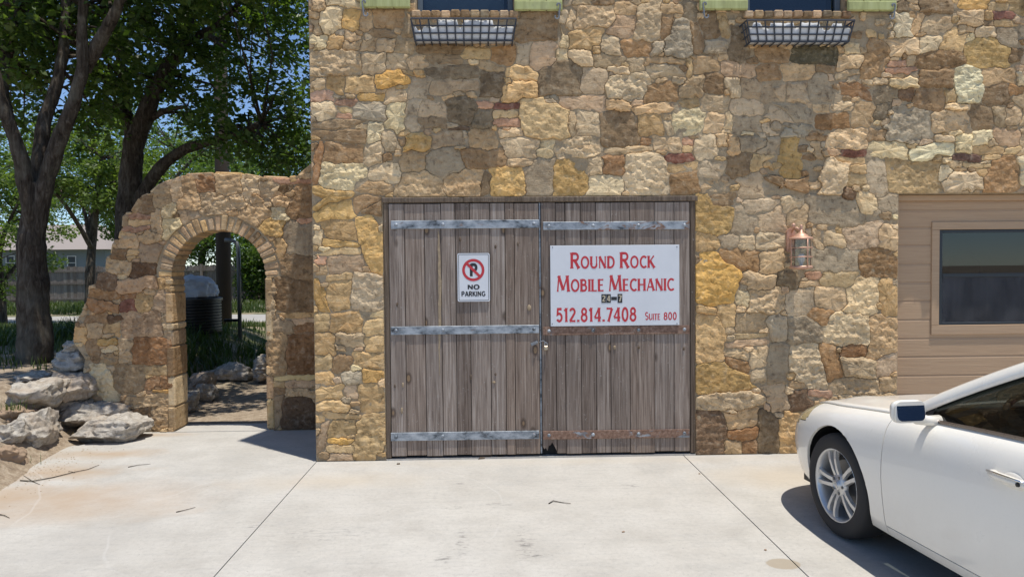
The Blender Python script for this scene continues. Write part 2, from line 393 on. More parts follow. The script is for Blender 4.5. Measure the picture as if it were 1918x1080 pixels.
M['strap'] = mat_strap('galvanised_strap', 0.62); M['strap_rust'] = mat_strap('rusty_galvanised_strap', 0.54); M['strap_rusty'] = mat_strap('brown_rusted_strap', 0.37)
M['concrete'] = mat_concrete(); M['soil'] = mat_soil(); M['boulder'] = mat_boulder(); M['bark'] = mat_bark()
M['siding'] = mat_siding(); M['car_paint'] = mat_paint_white()
M['dark_in'] = plain('dark_interior', (0.02, 0.021, 0.023), 0.9)
# ------------------------------------------------------------------ stonework
SCOL = dict(t=(.45,.37,.27), b=(.55,.475,.37), o=(.52,.39,.20), O=(.56,.38,.16), r=(.29,.19,.12), d=(.175,.13,.10),
            g=(.41,.365,.305), B=(.37,.35,.31), G=(.23,.20,.16), K=(.12,.115,.09), p=(.46,.32,.265), m=(.22,.12,.11),
            c=(.56,.455,.305), w=(.63,.575,.48), y=(.49,.39,.25), n=(.285,.22,.155), k=(.12,.085,.085), s=(.46,.375,.30), v=(.325,.23,.145))
SRGH = dict(t=.6, b=.9, o=.55, O=.7, r=.5, d=.45, g=.22, B=.6, G=.4, K=.5, p=.14, m=.12, c=.14, w=1.1, y=.6, n=.4, k=.12, s=.4, v=.5)
S4 = """15 0 80 60 b;80 0 255 40 b;50 30 165 165 b;15 100 58 180 t;165 45 255 155 o;15 180 90 250 b;88 185 175 255 y;180 165 255 212 b;175 208 265 258 t;255 55 320 150 t;320 55 470 140 v;470 85 520 195 t;315 150 430 195 n;340 195 435 265 b;435 200 530 270 t;265 200 335 258 t;
15 260 265 380 b;268 258 385 375 b;385 265 500 355 b;500 275 600 350 b;600 275 760 330 G;600 330 860 400 G;530 225 780 275 n;770 245 920 300 y;920 240 1040 340 v;860 310 990 355 t;1040 215 1110 340 g;
15 390 75 465 b;85 390 175 470 y;180 390 320 470 y;325 370 490 440 O;505 390 600 500 g;600 405 860 475 g;865 358 975 475 G;1000 335 1155 420 y;985 420 1155 510 y;1110 225 1240 355 s;1240 250 1300 310 b;1065 65 1245 200 n;1260 120 1310 240 b;1310 40 1350 150 b;1250 50 1310 120 B;
20 462 130 510 p;138 500 245 538 p;140 540 225 572 c;135 575 215 605 p;20 515 132 605 b;248 470 375 515 o;220 508 385 615 B;380 455 490 520 b;390 525 480 660 b;490 510 558 580 g;490 583 558 660 g;560 520 690 590 g;560 592 690 655 G;700 500 835 630 G;845 515 925 555 p;930 520 1060 555 m;925 560 1050 597 c;940 605 1060 640 p;835 558 930 640 G;1065 510 1295 695 y;1190 480 1260 520 B;
15 605 285 650 n;15 652 285 715 n;290 620 370 725 b;373 665 440 760 b;480 680 610 780 o;605 670 770 745 g;700 642 820 668 d;820 655 940 750 t;975 650 1080 700 b;22 730 62 930 r;75 725 270 820 n;275 730 370 830 b;70 830 290 955 b;295 835 470 930 b;235 905 410 985 t;470 742 590 880 t;592 750 765 915 g;450 865 680 990 t;675 855 880 990 t;790 752 990 850 n;862 862 918 990 n;920 850 1093 990 o;1088 800 1240 990 g;980 700 1155 800 b;1160 700 1240 795 b;1000 800 1150 848 b;15 950 215 1080 o;218 988 380 1080 n"""
S5 = """190 35 400 135 b;190 0 290 33 t;292 0 400 30 n;385 80 510 195 s;402 12 515 78 t;518 30 640 200 b;642 20 750 80 t;642 82 700 190 n;665 115 790 280 B;755 0 828 100 G;178 150 345 245 y;345 178 440 300 b;127 132 178 205 b;450 205 590 285 v;592 210 660 280 B;795 110 855 270 n;835 75 930 195 n;858 200 975 275 g;932 72 985 200 y;980 150 1080 300 G;
182 258 300 340 b;302 258 450 340 t;465 300 560 365 b;562 290 755 325 t;580 328 745 395 b;243 340 360 475 g;30 310 238 478 G;365 378 600 505 b;362 342 480 374 b;562 420 735 525 v;738 385 860 495 t;860 365 955 470 n;765 300 800 382 y;803 285 940 365 t;942 315 1130 395 s;975 400 1038 490 b;1042 400 1145 495 g;1155 415 1260 520 g;738 498 840 545 y;848 485 985 573 b;
125 485 360 555 s;55 482 122 530 B;365 512 490 560 t;492 525 690 575 t;172 562 208 690 t;212 562 328 690 b;332 562 520 735 n;522 578 655 690 y;708 545 860 675 b;662 600 705 680 b;862 578 958 680 b;1000 500 1160 583 g;1012 592 1150 665 g;960 572 1010 660 b;
110 700 340 795 b;542 692 600 738 r;602 685 735 770 b;345 738 600 780 t;742 698 800 735 p;742 738 800 772 c;670 778 800 820 m;675 825 830 862 c;810 682 920 808 b;922 682 985 740 t;1170 530 1350 618 g;1160 622 1250 690 g;1255 622 1350 698 B;1040 692 1240 770 B;1100 775 1210 865 y;980 690 1038 780 t;980 783 1098 890 n;76 800 270 985 o;
345 783 470 880 r;272 800 348 885 b;452 790 672 985 b;272 888 450 990 b;682 868 838 985 v;845 812 950 908 B;842 912 985 980 b;1248 702 1350 910 o;1165 905 1350 988 n;1030 892 1162 1000 g;890 972 1028 1050 n"""
S6 = """0 238 168 320 n;172 238 388 322 K;125 328 288 412 t;292 330 385 372 n;0 328 120 412 n;35 417 138 515 g;155 420 255 515 g;258 376 385 520 g;40 527 278 617 g;280 525 362 565 t;40 622 120 685 g;125 622 270 697 B;0 690 110 788 g;0 790 78 862 y;230 668 355 712 n;275 718 330 800 t;442 226 520 273 b;410 278 520 358 b;405 362 520 390 b;540 205 650 390 v;655 195 812 278 b;816 182 925 262 b;665 306 755 336 p;655 343 797 378 p;758 288 800 335 t;435 425 580 500 r;365 515 475 560 b;295 570 460 650 v;478 522 588 650 t;592 432 715 518 G;592 522 655 600 G;662 395 815 448 b;718 452 800 505 d;792 452 948 560 n;582 400 658 428 b;
700 5 768 62 G;690 70 775 192 w;778 0 818 30 t;822 0 980 65 n;780 72 828 180 t;832 85 970 175 b;925 152 1058 260 y;1030 0 1170 45 o;1182 18 1280 50 c;1200 60 1315 102 m;1200 105 1310 135 c;1020 55 1140 130 b;1143 55 1198 110 y;1010 133 1048 185 t;1050 170 1100 215 b;1103 140 1208 190 b;1212 140 1310 238 g;1060 197 1270 338 o;1275 240 1350 310 n;800 265 1050 345 v;812 352 985 440 n;1000 338 1132 520 w;1136 342 1308 428 t;1312 355 1350 425 b;1142 432 1270 528 n;1275 435 1350 482 v;1195 532 1255 640 t;1258 540 1350 625 b;1078 532 1190 658 n;960 532 1075 562 b;950 458 998 528 y;
662 552 880 710 B;870 567 1058 662 b;362 662 545 755 b;567 715 757 803 b;770 730 992 803 w;1005 682 1085 770 b;900 687 990 722 b;1088 657 1183 735 b;1187 647 1335 732 s;560 657 657 710 n;425 756 545 792 m;400 796 545 825 c;355 757 420 790 s;1100 740 1250 773 c;1000 778 1128 812 k;1135 780 1240 806 c;1035 824 1190 852 c;970 815 1032 855 t;1110 858 1165 892 c;567 822 655 985 g;450 830 545 870 c;455 874 545 945 c;662 822 915 970 y;918 842 985 920 b;940 875 1140 970 w;1150 790 1350 985 v;1255 742 1350 775 y;
322 812 450 985 b;272 992 520 1130 g;25 905 240 985 n;432 960 500 1015 d;503 972 600 1080 b;603 988 705 1080 g;120 1000 240 1075 b;-60 1010 115 1080 g"""
S7 = """45 35 182 178 o;185 110 280 188 g;142 178 208 235 g;212 190 275 250 b;48 182 135 250 y;288 62 398 175 g;402 62 480 168 t;283 180 400 243 b;292 247 390 325 t;135 238 300 325 v;45 260 212 458 O;502 162 540 250 b;542 182 628 230 t;632 152 775 235 s;752 152 832 243 b;497 238 672 325 g;680 247 832 348 v;220 330 350 398 b;365 330 448 395 G;482 330 545 360 p;532 330 670 386 c;445 366 528 390 b;257 402 380 490 b;205 402 253 460 b;405 405 505 500 g;515 390 635 475 b;640 357 760 495 b;765 357 832 500 y;45 462 130 490 y;132 462 203 550 y;202 492 322 562 t;472 468 580 540 v;325 502 403 600 B;407 502 540 608 B;542 492 718 608 b;722 502 832 650 t;45 502 160 680 y;205 567 322 590 c;160 592 325 622 s;150 626 253 665 b;256 624 328 705 b;410 612 540 780 b;330 612 408 762 g;543 622 610 755 v;615 612 710 662 r;613 664 745 750 b;750 652 832 730 s;580 738 755 805 b;757 735 832 790 t;45 687 258 798 o;160 668 258 718 v;265 708 325 765 b;322 766 405 870 g;412 752 480 783 t;482 785 575 820 p;50 800 300 862 b;45 880 162 1040 d;165 868 290 932 t;165 935 288 982 r;160 985 228 1038 t;230 985 287 1038 r;290 880 368 1038 G;372 872 480 1038 y;410 787 495 868 d;480 825 600 1038 t;602 810 832 930 t;602 935 720 1038 b;724 935 832 1038 g"""
S8 = """55 15 212 120 o;230 45 328 105 n;95 125 217 198 y;60 165 93 215 b;95 202 222 226 o;60 230 217 258 c;240 120 328 330 o;60 262 100 298 p;108 266 240 325 s;60 300 104 330 t;108 330 198 356 c;60 355 104 478 o;106 360 198 470 y;200 335 328 470 B;112 480 248 550 y;60 482 110 550 y;252 472 328 500 c;252 503 328 560 y;60 555 138 640 y;142 555 248 612 b;252 562 328 628 y;212 632 328 688 y;60 642 128 700 y;131 652 207 705 n;60 703 130 758 y;170 702 238 752 B;240 690 328 750 o;170 757 232 800 s;65 760 168 813 y;236 754 328 860 y;68 817 190 857 y;100 862 228 885 c;65 872 104 1045 s;106 887 218 950 y;118 955 214 980 O;115 984 215 1010 c;113 1013 212 1048 s;220 866 328 1048 y"""
SA = """990 15 1085 105 r;1088 20 1213 115 t;1216 25 1308 155 b;1312 48 1412 130 b;1380 33 1465 62 p;1472 38 1570 65 p;1416 65 1465 115 n;920 28 988 118 t;860 38 920 150 b;780 65 858 190 t;680 130 778 215 n;630 218 762 246 p;620 249 757 276 c;608 280 757 308 p;762 200 818 330 b;820 160 888 240 b;890 120 1012 200 t;1015 120 1150 225 b;1165 118 1250 195 b;1252 95 1308 165 b;1200 175 1370 270 t;1372 185 1445 258 w;1300 238 1430 330 o;1380 132 1465 182 b;820 245 900 340 b;905 202 1012 262 g;590 315 698 390 b;702 312 818 368 t;706 372 818 462 s;640 402 702 428 c;650 431 704 458 c;555 395 638 448 n;540 452 658 530 t;660 468 790 530 d;480 505 585 600 d;590 540 795 612 s;797 532 860 598 y;455 602 600 650 v;605 620 680 650 r;450 655 600 712 r;603 655 680 712 m;682 625 775 710 y;778 602 870 710 s;625 716 818 838 s;820 716 880 830 b;410 605 445 662 d;545 728 622 764 d;440 720 542 768 n;515 770 592 815 c;440 772 512 845 t;330 775 436 858 y;500 848 595 880 o;505 882 592 915 b;652 842 866 975 r;598 852 668 960 b;445 860 503 965 n;505 920 595 972 t;480 978 570 1165 b;572 985 720 1120 t;725 985 890 1032 c;735 1042 798 1100 r;805 1042 880 1100 r;770 1102 862 1122 o;640 1128 862 1188 t;640 1192 758 1300 n;762 1192 870 1300 t;460 1170 635 1300 n;880 840 900 1030 n;
1442 262 1590 425 g;1468 70 1590 232 n;1505 236 1590 260 p;1392 345 1440 440 c;1418 428 1590 545 n;1352 560 1398 622 b;1350 626 1388 752 b;1400 548 1590 712 n;1390 715 1590 742 c;1482 745 1590 772 s;1350 755 1480 818 g;1484 776 1590 818 r;1452 835 1595 1022 r;1355 822 1448 1030 t;1350 1035 1595 1060 c;1350 1063 1438 1098 c;1440 1063 1590 1098 s;1350 1101 1438 1138 n;1440 1101 1590 1142 t;1350 1142 1422 1310 g;1425 1146 1595 1310 d"""
def parse(txt, ox, oy, sx, sy, Y):
    out = []
    for e in txt.replace('\n', '').split(';'):
        e = e.split()
        if len(e) < 5: continue
        a, b, c, d = [float(q) for q in e[:4]]
        p = at(ox+a/sx, oy+d/sy, Y); q = at(ox+c/sx, oy+b/sy, Y)
        out.append([(p.x+q.x)/2, (p.z+q.z)/2, (q.x-p.x)/2, (q.z-p.z)/2, e[4]])
    return out
EXP = (8, 14, 6, 20, 5, 12, 3.4); ANG = (.05, -.12, .16, 0, -.05, .10, -.2, .02, .22, -.08, 0); SK = (0, .18, -.12, .3, -.25, .06, -.35, .22, -.05)
def tessellate(seeds, X0, X1, Z0, Z1, mask, res, lim, warp=0.0075, seed=3):
    """cells of a stone wall: every seed claims the ground nearest to its own box"""
    rg = np.random.RandomState(seed)
    nx = int((X1-X0)/res)+1; nz = int((Z1-Z0)/res)+1
    xs = X0+np.arange(nx)*res; zs = Z0+np.arange(nz)*res
    GX, GZ = np.meshgrid(xs, zs, indexing='ij')
    wx = np.zeros_like(GX); wz = np.zeros_like(GX)
    for k in range(30):
        F_, A_ = (28, 1.0) if k < 8 else ((90, .55) if k < 18 else (210, .30))
        fx, fz, ph = rg.uniform(-1, 1)*F_, rg.uniform(-1, 1)*F_, rg.uniform(0, 6.28)
        wx += A_*np.sin(GX*fx+GZ*fz+ph); ph = rg.uniform(0, 6.28); wz += A_*np.sin(GX*fz-GZ*fx+ph)
    WX = GX+wx*warp/2.6; WZ = GZ+wz*warp/2.6
    best = np.full(GX.shape, lim); ids = np.full(GX.shape, -1, dtype=np.int32)
    bad = mask(GX, GZ)
    for k, (cx, cz, hw, hh, c) in enumerate([s_[:5] for s_ in seeds]):
        i0 = max(0, int((cx-hw*lim-.03-X0)/res)); i1 = min(nx, int((cx+hw*lim+.03-X0)/res)+2)
        j0 = max(0, int((cz-hh*lim-.03-Z0)/res)); j1 = min(nz, int((cz+hh*lim+.03-Z0)/res)+2)
        if i1 <= i0 or j1 <= j0: continue
        brick = c in 'pmck'
        an = 0 if brick else ANG[k % 11]*min(1, .16/hw); ca, sn = math.cos(an), math.sin(an)
        ex, ez = WX[i0:i1, j0:j1]-cx, WZ[i0:i1, j0:j1]-cz
        dx = np.abs(ex*ca+ez*sn+(0 if brick else SK[k % 9]*ez)); dz = np.abs(-ex*sn+ez*ca)
        e = 8.0 if brick else EXP[k % 7]
        d = ((dx/hw)**e+(dz/hh)**e)**(1/e)
        if brick: d = d*0.96
        sub = best[i0:i1, j0:j1]; s2 = ids[i0:i1, j0:j1]
        u = d < sub; sub[u] = d[u]; s2[u] = k
    ids[bad] = -1
    return ids, xs, zs
LIM = 1.24
def chink(seeds, ids, xs, zs, mask, sd, gap=.052):
    """small stones wedged where the large ones leave room"""
    rg = np.random.RandomState(sd); GX, GZ = np.meshgrid(xs, zs, indexing='ij'); free = (ids < 0) & ~mask(GX, GZ)
    ii, jj = np.nonzero(free); o_ = rg.permutation(len(ii)); taken = {}; out = list(seeds)
    for k in o_[::3]:
        x, z = xs[ii[k]], zs[jj[k]]; c = (int(x/gap), int(z/gap))
        if any((c[0]+a, c[1]+b) in taken for a in (-1, 0, 1) for b in (-1, 0, 1)): continue
        taken[c] = 1; out.append([x, z, rg.uniform(.020, .050), rg.uniform(.014, .030), rg.choice(list('tbysngtb')), 1])
    return out
def outlines(seeds, ids, xs, zs, n, gap, res):
    X0, Z0 = xs[0], zs[0]; nx, nz = ids.shape; out = {}
    flat = ids.ravel(); order = np.argsort(flat, kind='stable'); srt = flat[order]
    A = np.searchsorted(srt, np.arange(len(seeds)+1, dtype=np.int32))
    ang = 2*PI*np.arange(n)/n; CA, SA_ = np.cos(ang)[:, None], np.sin(ang)[:, None]
    for k in range(len(seeds)):
        a, b = A[k], A[k+1]
        if b-a < 25: continue
        ii, jj = np.divmod(order[a:b], nz)
        cx, cz = xs[ii].mean(), zs[jj].mean()
        i, j = int(round((cx-X0)/res)), int(round((cz-Z0)/res))
        if ids[i, j] != k: continue
        rm = math.hypot(ii.max()-ii.min(), jj.max()-jj.min())*res+2*res
        st_ = np.arange(0, rm, res*.5)[None, :]
        gi = np.clip(np.rint((cx+CA*st_-X0)/res).astype(int), 0, nx-1); gj = np.clip(np.rint((cz+SA_*st_-Z0)/res).astype(int), 0, nz-1)
        okk = ids[gi, gj] == k; okk[:, -1] = False
        r = st_[0][np.argmin(okk, axis=1)]
        r = np.maximum(.012, r-gap)
        r = r*.94+.03*(np.roll(r, 1)+np.roll(r, -1))
        out[k] = (cx, cz, r.tolist(), (b-a)*res*res)
    return out
def stone_geo(mb, cx, cz, rad, h, rough, seed, col, tf, rings=8):
    n = len(rad); rr = random.Random(seed); off = Vector((rr.uniform(-50, 50), rr.uniform(-50, 50), rr.uniform(-50, 50)))
    if rings >= 8: fr = [(1.0, -4), (1.0, .30), (.98, .80), (.93, .95), (.83, 1.0), (.70, 1), (.57, 1), (.43, 1), (.29, 1), (.15, 1)]
    elif rings >= 5: fr = [(1.0, -4), (1.0, .1), (.93, .75), (.7, 1), (.38, 1)]
    else: fr = [(1.0, -4), (.97, .5), (.7, 1)]
    if rings >= 8: return stone_cdt(mb, cx, cz, rad, h, rough, rr, off, col, tf)
    tx, tz = rr.uniform(-.05, .05)*rough, rr.uniform(-.06, .045)*rough
    sa = rr.uniform(-0.5, 0.5); ca_, sa_ = math.cos(sa), math.sin(sa)
    vs = []
    def disp(x, z, f):
        p = Vector((x, z, 0))+off
        u, v = x*ca_+z*sa_, -x*sa_+z*ca_
        d = mn.noise(p*7)*.011+mn.noise(p*17)*.0095+mn.noise(Vector((u*8+off.x, v*34, off.z)))*.006-abs(mn.noise(p*11+off))*.010+mn.noise(p*38)*.0045
        return (d*rough+tx*(x-cx)+tz*(z-cz))*min(1, (1-f)*7+.45)
    for (f, e) in fr:
        for t in range(n):
            g = 2*PI*t/n; r = rad[t]*f
            x = cx+math.cos(g)*r; z = cz+math.sin(g)*r
            o = (h*e if e >= 0 else -0.035)
            if e >= 0: o += disp(x, z, f)
            vs.append(tf(x, o, z))
    vs.append(tf(cx, h+disp(cx, cz, 0), cz))
    m = len(fr); fs = []
    for i in range(m-1):
        for t in range(n): fs.append((i*n+t, (i+1)*n+t, (i+1)*n+(t+1) % n, i*n+(t+1) % n))
    for t in range(n): fs.append(((m-1)*n+t, m*n, (m-1)*n+(t+1) % n))
    fs = [tuple(reversed(f)) for f in fs]
    mb.add(vs, fs, col)
from mathutils.geometry import delaunay_2d_cdt
def stone_cdt(mb, cx, cz, rad, h, rough, rr, off, col, tf):
    """broken stone face: an even scatter of facets inside the outline"""
    n = len(rad); RA = rad+[rad[0]]
    def rat(g):
        g = (g % (2*PI))/(2*PI)*n; i = int(g); return RA[i]+(RA[i+1]-RA[i])*(g-i)
    pts = []
    for f in (1.0, .972):
        for t in range(n): g = 2*PI*t/n; pts.append(Vector((math.cos(g)*rad[t]*f, math.sin(g)*rad[t]*f)))
    ar = sum(r*r for r in rad)*PI/n; sp = max(.0115, math.sqrt(ar)/18)
    mx = max(rad); k = int(mx/sp)+1
    for i in range(-k, k+1):
        for j in range(-k, k+1):
            x = (i+.5*(j % 2)+rr.uniform(-.3, .3))*sp; z = (j*.87+rr.uniform(-.3, .3))*sp
            if math.hypot(x, z) < rat(math.atan2(z, x))*.95-.4*sp*.5: pts.append(Vector((x, z)))
    vs2, _, fs, ov, _, _ = delaunay_2d_cdt(pts, [], [list(range(n))], 1, 1e-5)
    tx, tz = rr.uniform(-.05, .05)*rough, rr.uniform(-.06, .045)*rough
    sa = rr.uniform(-0.5, 0.5); ca_, sa_ = math.cos(sa), math.sin(sa)
    # cleaved planes
    fc = []
    fc.append((.004, rr.uniform(-.05, .05), rr.uniform(-.06, .05)))
    for _ in range(4):
        g_ = rr.uniform(0, 6.28); sl_ = rr.uniform(.10, .30); fc.append((sl_*mx*rr.uniform(.30, .85), -sl_*math.cos(g_), -sl_*math.sin(g_)))
    pl = [(rr.uniform(0, 6.28), rr.uniform(.15, .8), rr.uniform(.15, .5)) for _ in range(2)]
    vs = []; ring = {}
    for i, p2 in enumerate(vs2):
        x, z = p2.x, p2.y; r0 = max(1e-6, rat(math.atan2(z, x))); f = min(1, math.hypot(x, z)/r0)
        e = .62 if f > .99 else (.93 if f > .95 else 1.0)
        p = Vector((x+cx, z+cz, 0))+off; u, v = x*ca_+z*sa_, -x*sa_+z*ca_
        d = mn.noise(p*6)*.006+mn.noise(p*14)*.008+mn.noise(Vector((u*7+off.x, v*30, off.z)))*.010-abs(mn.noise(p*9+off))*.008+mn.noise(p*27)*.012+mn.noise(p*52)*.008
        fac = min(c0_+sx_*x+sz_*z for (c0_, sx_, sz_) in fc)
        o = h*e+d*rough*min(1, (1-f)*6+.5)+fac*rough*(1 if f < .9 else .7)
        o = max(o, .0025+.003*mn.noise(p*30))
        vs.append(tf(x+cx, o, z+cz))
        for q in ov[i]:
            if q < n: ring[q] = i
    b = len(vs); fs = [tuple(f) for f in fs]
    if fs:
        a_, b_, c_ = [vs2[k_] for k_ in fs[0][:3]]
        if (b_-a_).cross(c_-a_) < 0: fs = [tuple(reversed(f)) for f in fs]
    for t in range(n): g = 2*PI*t/n; vs.append(tf(cx+math.cos(g)*rad[t], -.035, cz+math.sin(g)*rad[t]))
    for t in range(n):
        t2 = (t+1) % n
        if t in ring and t2 in ring and ring[t] != ring[t2]: fs.append((ring[t2], ring[t], b+t, b+t2))
    mb.add(vs, fs, col)
def scol(code, rr):
    c = SCOL[code]; v = rr.uniform(.74, 1.16); h = rr.uniform(-.05, .05)
    return (min(.78, c[0]*v*(1+h)*1.36), min(.75, c[1]*v*1.18), min(.75, c[2]*v*(1-h)*.92))
def lay_stones(parent, seeds, outl, tf, sd, top=300, tint=(1, 1, 1)):
    order = sorted(outl, key=lambda k: -outl[k][3]); rr = random.Random(sd); rest = MB(); nrest = 0
    for idx, k in enumerate(order):
        cx, cz, rad, ar = outl[k]; code = seeds[k][4]; rough = SRGH[code]*rr.uniform(.7, 1.25)
        h = rr.uniform(.005, .012)+.013*rough*rr.uniform(.3, 1)+(.014 if rr.random() < .10 and code not in 'pmck' else 0)
        keep = idx < top and (len(seeds[k]) < 6)
        mb = MB() if keep else rest
        cc = scol(code, rr); cc = tuple(cc[i]*tint[i] for i in range(3))
        stone_geo(mb, cx, cz, rad, h, rough, sd*1000+k, cc, tf, 8 if keep else 4)
        if keep: mb.build('brick' if code in 'pmck' else 'stone', M['stone'], parent, smooth=(rough < .34))
        else: nrest += 1
    if nrest: tag(rest.build('small_stonework', M['stone'], parent), kind='stuff')

def sheet(mb, x0, x1, z0, z1, holes, Y, depth=0.0, rev=0.0):
    """vertical face at y=Y with rectangular openings, each with reveals rev deep"""
    xs = sorted({x0, x1, *[q for h in holes for q in h[:2] if x0 < q < x1]}); zs = sorted({z0, z1, *[q for h in holes for q in h[2:] if z0 < q < z1]})
    for i in range(len(xs)-1):
        for j in range(len(zs)-1):
            mx, mz = (xs[i]+xs[i+1])/2, (zs[j]+zs[j+1])/2
            if any(h[0] < mx < h[1] and h[2] < mz < h[3] for h in holes): continue
            nx_, nz_ = (max(1, int((xs[i+1]-xs[i])/depth)), max(1, int((zs[j+1]-zs[j])/depth))) if depth else (1, 1)
            P_ = []
            for a_ in range(nx_+1):
                X_ = xs[i]+(xs[i+1]-xs[i])*a_/nx_; row = []
                for b_ in range(nz_+1):
                    Z_ = zs[j]+(zs[j+1]-zs[j])*b_/nz_; q_ = Vector((X_*9, Z_*9, 1.7))
                    row.append((X_, Y+(.005*mn.noise(q_*2.2)+.010*mn.noise(q_*.28)+.005*mn.noise(q_*.7) if depth and 0 < a_ < nx_ and 0 < b_ < nz_ else 0), Z_))
                P_.append(row)
            mb.grid(P_); k_ = nx_*nz_; mb.f[-k_:] = [tuple(reversed(f)) for f in mb.f[-k_:]]
    for (a, b, c, d) in holes:
        q = [(a, c), (b, c), (b, d), (a, d)]
        for k in range(4):
            p, r = q[k], q[(k+1) % 4]
            mb.add([(p[0], Y, p[1]), (r[0], Y, r[1]), (r[0], Y+rev, r[1]), (p[0], Y+rev, p[1])], [(0, 1, 2, 3)])

# ------------------------------------------------------------------ the stone building
BX0, BX1, BH = at(588, 600).x, 9.0, 6.2
bld = empty('stone_building', (2.0, 0, 0))
tag(bld, 'two storey building of mixed tan rubble stone with barn doors and green shutters', 'building')
def inb(o): o.parent = bld; o.location = (-2.0+o.location.x, o.location.y, o.location.z); return o
D0, D1 = at(722, 700).x, at(1302, 700).x; DT = (at(722, 370).z+at(1302, 367).z)/2
T0, T1, TT = at(1682, 500).x, 8.2, at(1700, 363).z
WIN = []
for (a, b, by) in ((780, 962, 22), (1400, 1582, 23)):
    WIN.append((at(a, by).x, at(b, by).x, at((a+b)/2, by).z, at((a+b)/2, by).z+1.5))
WIN.append((at(2010, 20).x, at(2190, 20).x, WIN[1][2], WIN[1][3]))
HOLES = [(D0, D1, -0.2, DT), (T0, T1, -0.2, TT)]+WIN
SILL = [(h[0]-.045, h[1]+.045, h[2]-.056, h[2]) for h in WIN]
def wmask(GX, GZ):
    m = np.zeros(GX.shape, bool)
    for (a, b, c, d) in HOLES+SILL: m |= (GX > a-.004) & (GX < b+.004) & (GZ > c-.004) & (GZ < d+.004)
    return m | (GX < BX0) | (GZ < 0.0) | (GX > BX1) | (GZ > BH)
seeds = parse(S4, 580, 0, 2.7, 2.7, 0)+parse(S5, 1000, 0, 2.7, 2.7, 0)+parse(S6, 1418, 0, 2.7, 2.7, 0)+parse(S7, 1280, 350, 2.076, 2.077, 0)+parse(S8, 560, 350, 2.037, 2.038, 0)
rr = random.Random(11)
zt = at(900, 0).z; xr = at(1918, 300).x
def filler(x0, x1, z0, z1, out):
    z = z0
    while z < z1:
        h = rr.uniform(.15, .30); x = x0-rr.uniform(0, .2)
        while x < x1:
            w_ = rr.uniform(.16, .46)
            out.append([x+w_/2, z+h/2+rr.uniform(-.03, .03), w_/2, h/2*rr.uniform(.85, 1.1), rr.choice('tbbtoybgndsvtybw'), 1]); x += w_
        z += h
filler(BX0-.1, BX1+.1, zt+.02, BH, seeds); filler(xr+.02, BX1+.1, 0, zt, seeds)
RES = 0.006
ids, xs, zs = tessellate(seeds, BX0-.05, BX1+.05, -.02, BH+.02, wmask, RES, LIM)
seeds = chink(seeds, ids, xs, zs, wmask, 23)
ids, xs, zs = tessellate(seeds, BX0-.05, BX1+.05, -.02, BH+.02, wmask, RES, LIM)
outl = outlines(seeds, ids, xs, zs, 56, .0026, RES)
wall = MB(); sheet(wall, BX0, BX1, -.1, BH, HOLES, -.0005, depth=.03, rev=.30)
DEP = 8.0
wall.add([(BX0, 0, -.1), (BX0, 0, BH), (BX0, .7, 5.0), (BX0, DEP, 5.0), (BX0, DEP, -.1)], [(0, 1, 2, 3, 4)])
wall.add([(BX1, 0, -.1), (BX1, 0, BH), (BX1, .7, 5.0), (BX1, DEP, 5.0), (BX1, DEP, -.1)], [(4, 3, 2, 1, 0)])
wall.add([(BX0, DEP, -.1), (BX0, DEP, 5.0), (BX1, DEP, 5.0), (BX1, DEP, -.1)], [(0, 1, 2, 3)])
fw = inb(wall.build('front_wall', M['mortar']))
lay_stones(fw, seeds, outl, lambda x, o, z: (x+0.0, -o, z), 5, 300)
rf = MB(); rf.add([(BX0+.005, .02, BH-.01), (BX1-.005, .02, BH-.01), (BX1-.005, .7, 4.99), (BX0+.005, .7, 4.99), (BX0+.005, DEP-.01, 4.99), (BX1-.005, DEP-.01, 4.99)], [(0, 1, 2, 3), (3, 2, 5, 4)])
inb(rf.build('roof', plain('brown_shingle', (.12, .09, .07), .9, bump=.5)))
# brick sills under the upstairs windows
bm_ = random.Random(4)
for (a, b, c, d) in WIN:
    x = a-.04; n = 11; w_ = (b-a+.08)/n
    for k in range(n):
        h_ = bm_.uniform(-.004, .004); q = MB(); q.box(x+k*w_+.004, x+(k+1)*w_-.004, -.045+bm_.uniform(-.006, .006), .10, c-.054, c-.001+h_, c=.008)
        cc = scol(bm_.choice('stnsGsd'), bm_); q.c = [cc]*len(q.v)
        inb(q.build('sill_brick', M['stone']))
    q = MB(); q.box(a-.044, b+.044, -.012, .02, c-.056, c-.048); inb(q.build('sill_bed', M['mortar']))
# ------------------------------------------------------------------ upstairs windows and shutters
M['blue_frame'] = plain('slate_blue_window_frame', (.10, .13, .16), .5)
M['reflection'] = plain('pale_blue_reflection', (.50, .58, .70), .6)  # pale blue of the lines reflected in the upstairs glass, put into the colour
M['screen'] = plain('dark_window_screen', (.07, .085, .125), .55)
M['shutter'] = None
t = NT('lime_green_shutter_paint'); q = t.shift(t.geo(), t.rnd(), 9); g = t.noise(t.scale(q, 30, 30, 4), 1, 5, .65); a = t.noise(q, 9, 4, .6)
c = t.ramp(g, [(.3, (.34, .35, .145)), (.55, (.47, .49, .215)), (.8, (.54, .56, .28))]); c = t.mix(t.map(a, .6, .75, 0, .5), c, (.30, .29, .17)); t.bump(g, .3, .004)
M['shutter'] = t.fin(c, .7, .3)
M['iron'] = plain('dark_wrought_iron', (.045, .05, .062), .6, var=.35, bump=.4)
M['iron_grey'] = plain('grey_cast_iron', (.20, .215, .235), .55, var=.3, bump=.3)
M['liner'] = plain('white_basket_liner', (.62, .63, .64), .7, var=.12, sc=12, bump=.4)
M['glass'] = mat_glass('window_glass', (.55, .60, .62))
